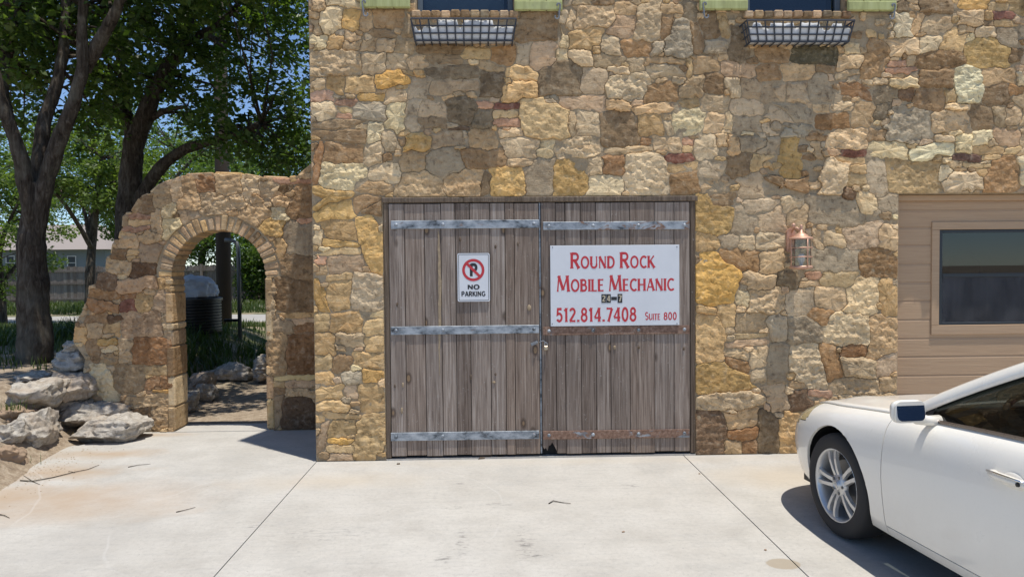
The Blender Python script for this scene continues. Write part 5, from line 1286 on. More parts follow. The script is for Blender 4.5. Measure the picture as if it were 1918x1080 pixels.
# greenhouse
RAIL = [(a_+.10, b_, c_) for a_, b_, c_ in [(1.44, .800, .885), (1.66, .765, 1.01), (1.95, .705, 1.16), (2.25, .648, 1.295), (2.5, .620, 1.375), (2.8, .608, 1.418), (3.1, .605, 1.430), (3.4, .60, 1.415), (3.7, .60, 1.370), (4.0, .615, 1.275), (4.25, .650, 1.15), (4.40, .70, 1.015)]]
RL = [cr(RAIL, k*.25) for k in range((len(RAIL)-1)*4+1)]
def rail_at(s):
    for i in range(len(RL)-1):
        if RL[i][0] <= s <= RL[i+1][0]: f = (s-RL[i][0])/(RL[i+1][0]-RL[i][0]); return [RL[i][k]+(RL[i+1][k]-RL[i][k])*f for k in range(3)]
    return RL[0] if s < RL[0][0] else RL[-1]
def belt(s): q = by_s(s); return (s, q[1]-inset(1, s)+.004, q[3])
for side in (-1, 1):
    P = []
    for i, (s, v, z) in enumerate(RL):
        a = RL[max(0, i-1)]; b = RL[min(len(RL)-1, i+1)]; tan = Vector((0, -(b[0]-a[0]), b[2]-a[2])).normalized()
        nup = Vector((0, tan.z, -tan.y)); nup = nup if nup.z > 0 else -nup      # in plane normal of the rail, up
        if i < 2: nup = Vector((0, .5, .86))
        base = L3(s, v, z, side); out = Vector((side, 0, 0))
        row = [base-nup*.040+out*.016, base-nup*.020+out*.017, base+nup*.006+out*.010, base+nup*.020-out*.012, base+nup*.022-out*.055]
        P.append(row)
    q = MB(); q.grid(P); o = q.build('roof_rail', M['car_paint'], CAR, smooth=True); o.modifiers.new('t', 'SOLIDIFY').thickness = .012
    # side glass panes with black edge trim
    for (g0, g1, nm) in ((1.74, 2.58, 'front_side_window'), (2.63, 3.38, 'rear_side_window'), (3.42, 3.95, 'quarter_window')):
        P = []
        for k in range(31):
            s = g0+(g1-g0)*k/30; b = belt(s); r_ = rail_at(s); row = []
            zt_ = max(r_[2]-.038, b[2]+.006)
            for j in range(8):
                f = j/7; z = b[2]+.004+(zt_-b[2]-.004)*f; v = b[1]-.012+(r_[1]+.004-b[1]+.012)*f*(zt_-b[2])/max(.03, zt_-b[2])+.018*f*(1-f)
                row.append(L3(s, v, z, side))
            P.append(row)
        q = MB(); q.grid(P); o = q.build(nm, M['car_glass'], CAR, smooth=True)
        q = MB(); lp = [r_[-1] for r_ in P]; q.tube([p+Vector((side*.006, 0, .004)) for p in lp], .013, 6); q.build('window_trim', M['car_black'], o)
    q = MB(); pts = [L3(*belt(s), side)+Vector((side*.004, 0, .004)) for s in np.linspace(1.6, 4.0, 50)]; q.tube(pts, .010, 6); q.build('belt_moulding', plain('bronze_chrome', (.20, .17, .15), .3, .7), CAR)
    q = MB(); b = belt(2.605); r_ = rail_at(2.605); q.tube([L3(2.605, b[1]-.01, b[2], side), L3(2.605, (b[1]+r_[1])/2+.008, (b[2]+r_[2])/2, side), L3(2.605, r_[1]+.004, r_[2]-.03, side)], .032, 8); q.build('b_pillar', M['car_black'], CAR)
    q = MB(); b = belt(3.40); r_ = rail_at(3.40); q.tube([L3(3.40, b[1]-.01, b[2], side), L3(3.40, (b[1]+r_[1])/2+.008, (b[2]+r_[2])/2, side), L3(3.40, r_[1]+.004, r_[2]-.03, side)], .022, 8); q.build('c_pillar', M['car_black'], CAR)
    # sail panel in front of the mirror and solid rear pillar
    q = MB(); q.add([L3(1.57, belt(1.57)[1]-.006, belt(1.57)[2]-.004, side), L3(1.75, belt(1.75)[1]-.006, belt(1.75)[2]-.004, side), L3(1.75, rail_at(1.75)[1]+.014, rail_at(1.75)[2]-.03, side)], [(0, 1, 2)]); q.build('mirror_sail', M['car_black'], CAR)
    q = MB(); P = []
    for k in range(13):
        s = 3.93+(4.46-3.93)*k/12; b = belt(s); r_ = rail_at(s); P.append([L3(s, b[1]-.004+(r_[1]+.012-b[1])*f, b[2]+(max(b[2]+.004, r_[2]-.03)-b[2])*f, side) for f in (0, .33, .66, 1)])
    q.grid(P); q.build('rear_pillar', M['car_paint'], CAR, smooth=True)
def across(name, idx, bow_s, bow_z, mat, n=10):
    P = []
    for i in idx:
        s, v, z = RL[i]; row = []
        for k in range(-n, n+1):
            f = k/n; row.append(Vector((f*(v-.035), 1.0-(s-bow_s*(1-f*f)), z+.014+bow_z*(1-f*f))))
        P.append(row)
    q = MB(); q.grid(P); return q.build(name, mat, CAR, smooth=True)
wi = [i for i in range(len(RL)) if RL[i][0] <= 2.52]; ri = [i for i in range(len(RL)) if 2.40 <= RL[i][0] <= 3.62]; bi = [i for i in range(len(RL)) if RL[i][0] >= 3.55]
across('windscreen', wi, .13, .01, M['car_glass']); o = across('roof', ri, .0, .028, M['car_paint']); o.modifiers.new('t', 'SOLIDIFY').thickness = .02
across('rear_window', bi, -.10, .01, M['car_glass'])
# cabin
q = MB(); q.box(-.72, .72, -.62, -.36, .60, .86, c=.05); q.build('dashboard', M['car_black'], CAR)
for sx in (-.38, .38):
    q = MB(); q.box(sx-.25, sx+.25, -1.75, -1.2, .38, .56, c=.06); q.box(sx-.24, sx+.24, -1.92, -1.74, .5, 1.08, Matrix.Translation((0, 0, 0)), c=.06); q.box(sx-.13, sx+.13, -1.96, -1.86, 1.1, 1.28, c=.04); q.build('seat', plain('grey_leather', (.09, .088, .082), .6), CAR)
q = MB(); q.box(-.66, .66, -2.75, -2.2, .36, .55, c=.06); q.box(-.66, .66, -2.95, -2.74, .5, 1.08, c=.06); q.build('seat', plain('grey_leather_rear', (.09, .088, .082), .6), CAR)
q = MB(); Mx = Matrix.Translation((-.38, -.95, .86)) @ Matrix.Rotation(R(65), 4, 'X')
q.tube([Mx @ Vector((.185*math.cos(2*PI*k/32), .185*math.sin(2*PI*k/32), 0)) for k in range(33)], .016, 8, cap=False)
for g in (0, 180, 270): q.tube([Mx @ Vector((0, 0, .02)), Mx @ Vector((.18*math.cos(R(g)), .18*math.sin(R(g)), 0))], .014, 6)
q.tube([Mx @ Vector((0, 0, .03)), Vector((-.38, -.6, .7))], .03, 8); q.build('steering_wheel', M['car_black'], CAR, smooth=True)
q = MB(); q.box(-.80, .80, -3.3, .55, .20, .26); q.build('floor_pan', M['car_black'], CAR)
# door mirrors
for side in (-1, 1):
    mx, my, mz = side*1.02, 1.0-1.84, .965
    mr = empty('door_mirror', (mx, my, mz), 0, CAR)
    bm = bmesh.new(); bmesh.ops.create_uvsphere(bm, u_segments=28, v_segments=16, radius=1)
    for v in bm.verts:
        p = v.co; e = 4.0; k = (abs(p.x)**e+abs(p.z)**e+1e-9)**(-1/e)*math.hypot(p.x, p.z) if math.hypot(p.x, p.z) > 1e-6 else 1
        x, z = p.x*k, p.z*k
        y = p.y*.075 if p.y > 0 else p.y*.022
        v.co = Vector((x*.090*(1-.12*max(0, p.y)), y, z*.060*(1-.22*max(0, p.y))))
    me = bpy.data.meshes.new('housing'); bm.to_mesh(me); bm.free(); me.materials.append(M['car_paint']); me.polygons.foreach_set('use_smooth', [True]*len(me.polygons))
    o = bpy.data.objects.new('housing', me); COL.objects.link(o); o.parent = mr
    q = MB(); pts = rrect(-.077, .077, -.048, .048, .028); q.prism(pts, -.027, -.018); g_ = q.build('mirror_glass', plain('mirror_silver', (.75, .8, .88), .03, 1.0, var=.01), mr); g_.rotation_euler = (R(-9), 0, 0)
    q = MB(); q.prism(rrect(-.083, .083, -.054, .054, .032), -.022, -.012); q.build('bezel', M['car_paint'], mr)
    q = MB(); q.tube([(-side*.07, .03, -.045), (-side*.14, .035, -.06), (-side*.20, .03, -.065)], [.03, .026, .034], 10); q.build('mirror_arm', M['car_paint'], mr, smooth=True)
# door handles
for side in (-1, 1):
    for s in (2.40, 3.28):
        z = .775 if s < 3 else .80; hv = Vsz(s, z)
        h = empty('door_handle', tuple(L3(s, hv, z, side)), 0, CAR)
        q = MB(); q.tube([(side*.0, .11, .0), (side*.026, .095, 0), (side*.034, .05, .0), (side*.034, -.06, .0), (side*.026, -.105, 0), (side*.0, -.12, 0)], [.014, .018, .019, .019, .018, .014], 10); o = q.build('grip', M['car_paint'], h, smooth=True); 
        q = MB(); q.tube([(side*.046, .10, .014), (side*.052, .05, .016), (side*.052, -.06, .016), (side*.044, -.11, .014)], .0055, 6); q.build('chrome_strip', M['chrome'], h, smooth=True)
        q = MB(); q.lathe([(0, .004), (.055, .003), (.062, -.002)], 24, Matrix.Translation((side*.002, -.0, -.022)) @ Matrix.Rotation(R(90*side), 4, 'Y') @ Matrix.Diagonal((.8, 1.1, 1, 1))); q.build('dish', M['car_paint'], h, smooth=True)
        q = MB(); q.lathe([(0, .003), (.009, .002), (.010, -.004)], 12, Matrix.Translation((side*.053, -.075, .0)) @ Matrix.Rotation(R(90*side), 4, 'Y')); q.build('lock_barrel', M['car_black'], h)
# wheels
def wheel(side, sc_):
    w_ = empty('wheel', (side*.905, 1.0-sc_, .326), 0, CAR)
    o_ = Matrix.Rotation(R(90*side), 4, 'Y')        # local z of the lathe points outward
    q = MB(); q.lathe([(.222, -.20), (.26, -.215), (.298, -.21), (.316, -.19), (.325, -.16), (.327, -.10), (.325, -.045), (.316, -.016), (.298, -.001), (.27, .004), (.238, .0), (.228, -.006), (.222, -.02)], 64, o_); q.build('tyre', M['rubber'], w_, smooth=True)
    q = MB(); q.lathe([(.205, -.18), (.205, -.06), (.210, -.03), (.219, -.012), (.227, -.004), (.229, -.010)], 64, o_); q.build('rim', M['alloy'], w_, smooth=True)
    for k in range(5):
        for dd in (-1, 1):
            q = MB(); g = 2*PI*k/5+.3; c_, s_ = math.cos(g), math.sin(g)
            def P_(r, t_, h): return o_ @ Vector((c_*r-s_*t_, s_*r+c_*t_, h))
            pr = []
            for (r, off, hw, h) in ((.045, .016, .016, -.030), (.10, .022, .0135, -.018), (.16, .029, .0125, -.013), (.212, .036, .017, -.018)):
                o2 = dd*off; pr.append([P_(r, o2-hw, h-.022), P_(r, o2-hw*.8, h), P_(r, o2+hw*.8, h), P_(r, o2+hw, h-.022)])
            q.grid(pr); q.build('spoke', M['alloy'], w_)
    q = MB(); q.lathe([(.074, -.050), (.072, -.030), (.060, -.022), (.034, -.021), (.033, -.014), (.028, -.011), (0, -.010)], 32, o_); q.build('hub', M['alloy'], w_, smooth=True)
    q = MB()
    for (a, b) in (((-.016, -.015), (-.004, .017)), ((.016, -.015), (.004, .017)), ((-.010, -.002), (.010, -.002))):
        q.tube([o_ @ Vector((a[1], a[0]*side, -.009)), o_ @ Vector((b[1], b[0]*side, -.009))], .0028, 6)
    q.tube([o_ @ Vector((.024*math.cos(2*PI*k/20), .024*math.sin(2*PI*k/20), -.009)) for k in range(21)], .002, 5, cap=False); q.build('hub_emblem', M['chrome'], w_)
    for k in range(5):
        g = 2*PI*k/5+.3+PI/5; q = MB(); q.lathe([(.0, -.016), (.010, -.017), (.011, -.030)], 6, o_ @ Matrix.Translation((.052*math.cos(g), .052*math.sin(g), 0))); q.build('lug_nut', plain('dark_nut', (.14, .14, .14), .4, .6), w_)
    q = MB(); q.lathe([(.0, -.085), (.155, -.085), (.155, -.105), (0, -.105)], 40, o_); q.build('brake_disc', plain('brake_steel', (.20, .195, .19), .45, .7), w_, smooth=False)
    q = MB(); q.lathe([(.0, -.12), (.20, -.12), (.20, -.14)], 30, o_); q.build('wheel_back', M['car_black'], w_)
for side in (-1, 1):
    for sc_ in (1.0, 3.775):
        wheel(side, sc_)
        q = MB(); P = []
        for k in range(25):
            g = R(2+176*k/24); P.append([L3(sc_+0.376*math.cos(g), min(v, Vsz(sc_+.376*math.cos(g), max(.2, WZ+.376*math.sin(g)))-.022), WZ+0.376*math.sin(g), side) for v in (.905, .70, .60)])
        q.grid(P); q.build('wheel_liner', M['car_black'], CAR)
        q = MB(); pts = [L3(sc_, .62, WZ, side)]+[p[2] for p in P]; q.add(pts, [(0, k, k+1) for k in range(1, len(pts)-1)]); q.build('wheel_liner', M['car_black'], CAR)
# ------------------------------------------------------------------ trees
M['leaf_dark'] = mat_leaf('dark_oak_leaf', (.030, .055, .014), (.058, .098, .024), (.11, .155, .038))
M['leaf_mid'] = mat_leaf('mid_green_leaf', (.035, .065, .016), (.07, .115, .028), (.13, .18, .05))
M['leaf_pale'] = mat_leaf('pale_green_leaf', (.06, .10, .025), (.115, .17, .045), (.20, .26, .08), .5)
def leaves(cent, n_per, spread, size, sd, flat=.75):
    """numpy leaf cloud: cent (k,3) clump centres"""
    rg = np.random.RandomState(sd); k = len(cent); N = k*n_per
    sp = np.repeat(spread*rg.uniform(.6, 1.25, k), n_per)
    p = rg.normal(0, 1, (N, 3)); ln_ = np.linalg.norm(p, axis=1, keepdims=True); p = p/ln_*(rg.rand(N, 1)**.45)
    p = np.repeat(np.asarray(cent), n_per, axis=0)+p*sp[:, None]*np.array([1, 1, flat])
    ax = rg.normal(0, 1, (N, 3)); ax[:, 2] = ax[:, 2]*.55-.25; ax /= np.linalg.norm(ax, axis=1, keepdims=True)
    up = rg.normal(0, 1, (N, 3)); up[:, 2] = np.abs(up[:, 2])+.5
    sd_ = np.cross(ax, up); sd_ /= (np.linalg.norm(sd_, axis=1, keepdims=True)+1e-9)
    s = (size*rg.uniform(.65, 1.3, N))[:, None]
    nrm_ = np.cross(sd_, ax)
    v = np.stack([p-ax*s*.5, p+sd_*s*.27+nrm_*s*.05, p+ax*s*.5, p-sd_*s*.27+nrm_*s*.05], axis=1).reshape(-1, 3)
    return v
def leaf_obj(name, v, mat, parent, loc=(0, 0, 0)):
    n = len(v)//4; me = bpy.data.meshes.new(name); v = v-np.array(loc)
    me.vertices.add(len(v)); me.vertices.foreach_set('co', v.astype(np.float32).ravel())
    me.loops.add(n*4); me.loops.foreach_set('vertex_index', np.arange(n*4, dtype=np.int32))
    me.polygons.add(n); me.polygons.foreach_set('loop_start', np.arange(0, n*4, 4, dtype=np.int32))
    me.materials.append(mat); me.update(calc_edges=True); me.validate()
    o = bpy.data.objects.new(name, me); COL.objects.link(o); o.parent = parent; return o
def smooth_path(pts, n=4):
    return [Vector(cr([tuple(p) for p in pts], k/n)) for k in range((len(pts)-1)*n+1)]
def tree(label, base, limbs, clumps, n_per, spread, size, mat, sd, twig=True, group='trees behind the garden wall'):
    """limbs: list of (points, r0, r1); the first is the trunk"""
    root = empty('tree', base); tag(root, label, 'tree', group); rr_ = random.Random(sd); B = Vector(base)
    q = MB(); ends = []
    for (pts, r0, r1) in limbs:
        sp = smooth_path(pts, 9 if group.startswith('trees') else 4); m_ = len(sp)
        rad = [(r0+(r1-r0)*i/(m_-1))*(1+.10*mn.noise(Vector((i*.7, sd, r0*50)))) for i in range(m_)]
        b0 = len(q.v); q.tube([p-B for p in sp], rad, 20)
        for i_ in range(b0, len(q.v)):
            v_ = Vector(q.v[i_]); q.v[i_] = tuple(v_+mn.noise_vector(v_*4)*r0*.10+mn.noise_vector(Vector((v_.x*24, v_.y*24, v_.z*5)))*min(.016, r0*.12))
        ends += [(sp[i], rad[i]) for i in range(m_//3, m_)]
    q.build('trunk', M['bark'], root, smooth=True)
    C = np.array(clumps)
    if twig:
        q = MB()
        E = np.array([tuple(e[0]) for e in ends])
        for c in clumps:
            d = np.linalg.norm(E-np.array(c), axis=1); i = int(np.argmin(d)); a, b = ends[i][0], Vector(c)
            if (a-b).length > 3.2: continue
            mid = (a+b)/2+Vector((rr_.uniform(-.2, .2), rr_.uniform(-.2, .2), rr_.uniform(-.05, .25)))
            r_ = min(ends[i][1]*.5, .035); q.tube([a-B, mid-B, b-B], [r_, r_*.6, r_*.25], 5, cap=False)
        if q.v: tag(q.build('branches', M['bark'], root, smooth=True), kind='stuff')
    v = leaves(C, n_per, spread, size, sd); leaf_obj('crown', v, mat, root, base)
    return root
def clump_cloud(c, r, n, sd, keep=None, shell=.35):
    rg = np.random.RandomState(sd); out = []
    while len(out) < n:
        p = rg.uniform(-1, 1, 3); l_ = np.linalg.norm(p)
        if l_ > 1 or l_ < shell*rg.rand(): continue
        q_ = (c[0]+p[0]*r[0], c[1]+p[1]*r[1], c[2]+p[2]*r[2])
        if keep and not keep(*q_): continue
        out.append(q_)
    return out
def pth(pl, Y, dy=0.0): return [at(px, py, Y+dy*i) for i, (px, py) in enumerate(pl)]
# big multi-stemmed tree on the terrace
YT = 2.3; bA = at(66, 700, YT); zA = ground_z(bA.x, YT)-.05
limA = [([(bA.x-.02, YT, zA), at(66, 640, YT), at(62, 560, YT), at(60, 470, YT), at(64, 400, YT), at(68, 340, YT)], .195, .11),
        (pth([(62, 470), (58, 400), (44, 320), (28, 260), (8, 205), (-10, 130), (-30, 20), (-60, -160)], YT, -.06), .098, .035),
        (pth([(62, 450), (68, 370), (76, 290), (84, 225), (104, 165), (118, 100), (122, 40), (126, -40), (140, -220)], YT, .09), .10, .035),
        (pth([(66, 460), (76, 380), (98, 300), (122, 235), (143, 175), (155, 120), (153, 50), (158, -20), (150, -200)], YT, -.025), .10, .04),
        (pth([(156, 130), (176, 98), (196, 62), (218, 20), (240, -40), (290, -150)], YT, -.05), .085, .035),
        (pth([(18, 235), (6, 170), (12, 90), (30, 10), (40, -100)], YT, .25), .07, .03)]
outX = lambda x, y, z: x < BX0-.25 or y > DEP+.4
cA = clump_cloud((-6.1, 3.5, 6.3), (3.1, 2.0, 2.7), 200, 21, lambda x, y, z: z > 3.1+.35*math.sin(x*3)+.3*math.sin(y*2.2) and y > 1.75 and outX(x, y, z))
cA += [tuple(at(px, py, Y_)) for (px, py, Y_) in ((20, 60, 2.6), (60, 90, 3.2), (35, 140, 3.4), (10, 120, 2.5), (90, 60, 3.6), (180, 140, 3.3), (205, 170, 3.6), (170, 200, 3.8), (60, 30, 2.4), (110, 120, 3.7), (200, 90, 2.9), (230, 60, 3.0), (150, 30, 3.3), (250, 110, 3.4), (5, 40, 2.3), (215, 30, 2.4), (20, 190, 3.9), (120, 220, 4.2), (190, 240, 4.3), (45, 235, 4.4), (240, 165, 4.0))]
# second tree, leaning behind the arch wall
YB = 5.4; bB = at(238, 600, YB); zB = ground_z(bB.x, YB)-.05
limB = [([(bB.x, YB, zB), at(238, 500, YB), at(240, 400, YB), at(246, 320, YB), at(252, 255, YB)], .20, .145),
        (pth([(248, 262), (238, 220), (231, 175), (227, 120), (215, 40), (200, -80)], YB, .05), .10, .04),
        (pth([(256, 260), (272, 215), (290, 170), (318, 120), (340, 88), (352, 40), (362, -20), (370, -150)], YB, -.04), .145, .05),
        (pth([(342, 85), (372, 68), (405, 50), (440, 15), (480, -40)], YB, -.08), .075, .03),
        (pth([(282, 222), (300, 212), (322, 204), (350, 200)], YB, -.06), .06, .025),
        (pth([(256, 385), (285, 335), (312, 303), (345, 280), (385, 268), (430, 255), (490, 232)], YB, -.05), .11, .04),
        (pth([(330, 100), (300, 70), (275, 40), (262, 10)], YB, .08), .04, .02)]
cB = clump_cloud((-5.3, 6.2, 6.4), (3.4, 2.2, 2.9), 180, 41, lambda x, y, z: z > 3.3+.4*math.sin(x*2.4+1)+.3*math.sin(y*2.6) and y > 4.0 and x < BX0-.5)
for (px, py) in ((330, 20), (300, 60), (280, 110), (250, 140), (330, 160), (360, 185), (400, 150), (420, 190), (450, 120), (470, 170), (500, 140), (520, 190), (545, 160), (560, 110), (520, 90), (480, 70), (440, 60), (560, 60), (540, 20), (500, 20), (575, 200), (560, 240), (530, 250), (480, 220), (450, 235), (400, 225), (380, 250), (430, 265), (500, 270), (550, 285), (575, 265), (540, 215), (510, 225), (460, 260), (350, 225), (240, 60), (400, 20), (445, 285), (470, 295), (360, 30), (270, 20), (575, 30), (585, 80), (595, 150), (520, 290), (565, 310), (590, 300), (505, 305), (545, 322), (580, 225), (420, 100), (385, 110)):
    cB.append(tuple(at(px, py, YB+random.Random(px*7+py).uniform(-1.2, 1.4))))
cB = [c for c in cB if c[0] < BX0-.45]
cB += clump_cloud((-2.9, 3.0, 5.5), (1.3, 1.7, .8), 46, 43, lambda x, y, z: x < BX0-.3 and y > 1.15)  # clumps above the view, added to shade the path behind the arch
cA += clump_cloud((-3.5, .78, 5.4), (.95, .16, .5), 15, 44)+clump_cloud((-3.6, 1.7, 5.6), (1.2, .6, .6), 12, 45)  # unseen clumps added overhead to throw shade on the arch wall
cB += clump_cloud((-4.6, 5.6, 8.6), (2.9, 2.4, .8), 85, 47, lambda x, y, z: x < BX0-.5)  # upper leaf layer out of view, added to shade the ground cover
cA += clump_cloud((-6.0, 3.6, 8.6), (2.8, 2.0, .9), 75, 48)  # same added shade layer, over the terrace
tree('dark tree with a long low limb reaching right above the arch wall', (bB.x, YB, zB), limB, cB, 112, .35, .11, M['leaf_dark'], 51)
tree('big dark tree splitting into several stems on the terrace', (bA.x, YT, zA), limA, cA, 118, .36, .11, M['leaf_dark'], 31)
# farther trees, sunlit
def far_tree(label, px, py, Y, h, rx, sd, mat, n=60, size=.16, n_per=130, low=.25):
    b = at(px, py, Y); z = ground_z(b.x, Y)-.1; r_ = random.Random(sd)
    trunk = [(b.x, Y, z), (b.x+r_.uniform(-.2, .2), Y, z+h*.25), (b.x+r_.uniform(-.4, .4), Y+.2, z+h*.5), (b.x+r_.uniform(-.6, .6), Y, z+h*.78)]
    lim = [(trunk, h*.026, h*.008)]
    for k in range(4):
        g = r_.uniform(0, 6.28); s_ = Vector(trunk[1]).lerp(Vector(trunk[2]), r_.random()); lim.append(([tuple(s_), tuple(s_+Vector((math.cos(g)*rx*.4, math.sin(g)*rx*.4, h*.18))), tuple(s_+Vector((math.cos(g)*rx*.75, math.sin(g)*rx*.75, h*.28)))], h*.012, h*.004))
    c = clump_cloud((b.x, Y, z+h*(.5+low/2)), (rx, rx*.9, h*(.5-low/2)), n, sd, outX)
    tree(label, (b.x, Y, z), lim, c, n_per, rx*.26, size, mat, sd, True, 'sunlit trees across the road')
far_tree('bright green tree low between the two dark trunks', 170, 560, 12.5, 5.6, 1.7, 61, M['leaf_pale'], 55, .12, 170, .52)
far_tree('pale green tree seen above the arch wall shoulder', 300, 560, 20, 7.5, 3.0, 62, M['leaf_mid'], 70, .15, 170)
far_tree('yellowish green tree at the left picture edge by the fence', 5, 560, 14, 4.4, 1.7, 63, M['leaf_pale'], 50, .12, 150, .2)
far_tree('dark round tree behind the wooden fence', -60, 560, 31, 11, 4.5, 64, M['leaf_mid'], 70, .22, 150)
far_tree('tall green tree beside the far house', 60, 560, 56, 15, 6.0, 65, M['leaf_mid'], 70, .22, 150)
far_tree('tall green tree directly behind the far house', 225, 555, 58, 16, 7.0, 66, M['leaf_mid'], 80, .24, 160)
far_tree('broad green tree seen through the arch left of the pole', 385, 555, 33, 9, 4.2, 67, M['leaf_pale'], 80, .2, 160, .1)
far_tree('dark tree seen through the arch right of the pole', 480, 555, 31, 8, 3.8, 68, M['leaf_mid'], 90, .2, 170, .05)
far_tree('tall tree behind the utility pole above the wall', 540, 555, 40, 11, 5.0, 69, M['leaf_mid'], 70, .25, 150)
# vine hedge against the fence behind the pole
def hedge(label, x0, x1, Y, h, sd, mat, n=70):
    rg = random.Random(sd); z = ground_z((x0+x1)/2, Y)
    root = empty('hedge', ((x0+x1)/2, Y, z)); tag(root, label, 'hedge')
    c = [(rg.uniform(x0, x1), Y+rg.uniform(-.5, .5), z+rg.uniform(.1, h)) for _ in range(n)]
    leaf_obj('foliage', leaves(np.array(c), 150, .55, .15, sd), mat, root, tuple(root.location))
    q = MB()
    for k in range(9):
        x = x0+(x1-x0)*(k+.5)/9; q.tube([(x-(x0+x1)/2, 0, 0), (x-(x0+x1)/2+rg.uniform(-.3, .3), 0, h*.5), (x-(x0+x1)/2+rg.uniform(-.5, .5), .1, h*.9)], [.04, .03, .01], 5)
    tag(q.build('stems', M['bark'], root), kind='stuff')
hedge('dense dark hedge covering the fence seen through the arch', at(445, 560, 26).x, at(560, 560, 26).x, 26.6, 2.6, 71, M['leaf_dark'])

# ------------------------------------------------------------------ fence and far house
M['fence'] = mat_wood('grey_fence_boards', ((.10, .085, .07), (.19, .165, .14), (.28, .25, .215), (.36, .33, .29)), False)
FY = 28.0; fz0 = ground_z(-15, FY)-.05
fe = empty('board_fence', (-17, FY, fz0)); tag(fe, 'long grey board fence across the road behind the trees', 'fence')
pk = MB(); pk.prism([(-.072, 0), (.072, 0), (.072, 1.78), (.05, 1.83), (-.05, 1.83), (-.072, 1.78)], -.01, .01); proto = pk.build('picket', M['fence'], fe); rg = random.Random(3)
proto.location = (-11, 0, 0)
for k in range(1, 150):
    o = proto.copy(); COL.objects.link(o); o.location = (-11+k*.152, rg.uniform(-.008, .008), rg.uniform(-.03, .03)); o.rotation_euler = (0, R(rg.uniform(-.6, .6)), 0)
for z in (.3, 1.0, 1.58):
    q = MB(); q.box(-11.1, 11.8, -.06, -.0105, z, z+.09); q.build('rail', M['fence'], fe)
for k in range(10):
    q = MB(); q.box(-.05, .05, -.17, -.062, -.1, 1.9); o = q.build('post', M['fence'], fe); o.location = (-11+k*2.44, 0, 0)
HY = 44.0; hx0, hx1 = -40.0, at(197, 480, HY).x; hz = ground_z(-30, HY); hw = at(150, 466, HY).z
ho = empty('far_house', (hx0, HY, hz)); tag(ho, 'blue grey house with low brown roof beyond the fence', 'house')
M['blue_wall'] = plain('blue_grey_siding', (.20, .235, .26), .8); M['roof2'] = plain('grey_brown_shingles', (.30, .26, .235), .9, bump=.5)
q = MB(); W_ = hx1-hx0; H_ = hw-hz; q.box(0, W_, 0, 8, 0, H_); q.build('wall', M['blue_wall'], ho)
q = MB(); q.add([(-.5, -.6, H_-.05), (W_+.5, -.6, H_-.05), (W_-2.5, 4, H_+1.9), (2.5, 4, H_+1.9), (-.5, 8.6, H_-.05), (W_+.5, 8.6, H_-.05)], [(0, 1, 2, 3), (1, 5, 2), (4, 3, 2, 5), (0, 3, 4), (0, 4, 5, 1)]); q.build('roof', M['roof2'], ho)
for px in (135, 60, 20):
    wx = at(px, 490, HY).x-hx0; wz = at(px, 505, HY).z-hz
    w2 = empty('window', (wx, 0, wz), 0, ho)
    q = MB(); q.box(-.30, .30, -.05, -.02, 0, .95); q.build('frame', plain('white_trim', (.7, .7, .7), .6), w2)
    q = MB()
    q.box(-.24, .24, -.058, -.051, .06, .89); q.build('pane', M['bronze'], w2)
    q = MB(); q.box(-.24, .24, -.066, -.0585, .45, .49); q.build('glazing_bar', plain('white_bar', (.7, .7, .7), .6), w2)
# utility pole and the thin metal pole
PY = 9.6; b = at(420, 600, PY); pz = ground_z(b.x, PY)
up_ = empty('utility_pole', (b.x, PY, pz-.1)); tag(up_, 'dark wooden utility pole standing behind the arch', 'pole')
q = MB(); q.tube([(0, 0, 0), (.02, 0, 3), (.05, 0, 9)], [.155, .15, .12], 16); q.build('shaft', plain('creosoted_wood', (.05, .038, .03), .9, var=.35, sc=6, bump=.6), up_, smooth=True)
q = MB(); q.box(-1.1, 1.1, -.2, -.1, 8.2, 8.32); q.build('crossarm', M['frame_wood'], up_)
for x in (-.9, -.45, .45, .9):
    q = MB(); q.lathe([(.0, .16), (.03, .15), (.045, .1), (.03, .07), (.045, .03), (.02, 0)], 10, Matrix.Translation((x, -.15, 8.32))); q.build('insulator', plain('grey_insulator', (.3, .3, .32), .3), up_, smooth=True)
q = MB(); q.box(-.18, .18, -.24, -.14, 1.2, 1.55); 
PY2 = 7.4; b = at(449, 600, PY2); pz = ground_z(b.x, PY2)
mp = empty('metal_pole', (b.x, PY2, pz-.05)); tag(mp, 'thin grey metal pole with bent top beside the utility pole', 'pole')
zt_ = at(449, 445, PY2).z-pz; q = MB(); q.tube([(0, 0, 0), (0, 0, zt_-.15), (-.03, 0, zt_-.04), (-.12, 0, zt_), (-.24, 0, zt_+.01)], .036, 10); q.build('shaft', plain('galvanised_pipe', (.16, .17, .175), .5, .4), mp, smooth=True)
q = MB(); q.tube([(0.02, -.04, .5), (.09, -.05, .9), (.05, -.05, 1.3), (.02, -.03, 1.7)], .008, 6); q.build('cable', M['car_black'], mp, smooth=True)
q = MB(); q.box(-.28, -.0, -.05, .05, .42, .47, c=.01); q.build('bracket', M['car_black'], mp)
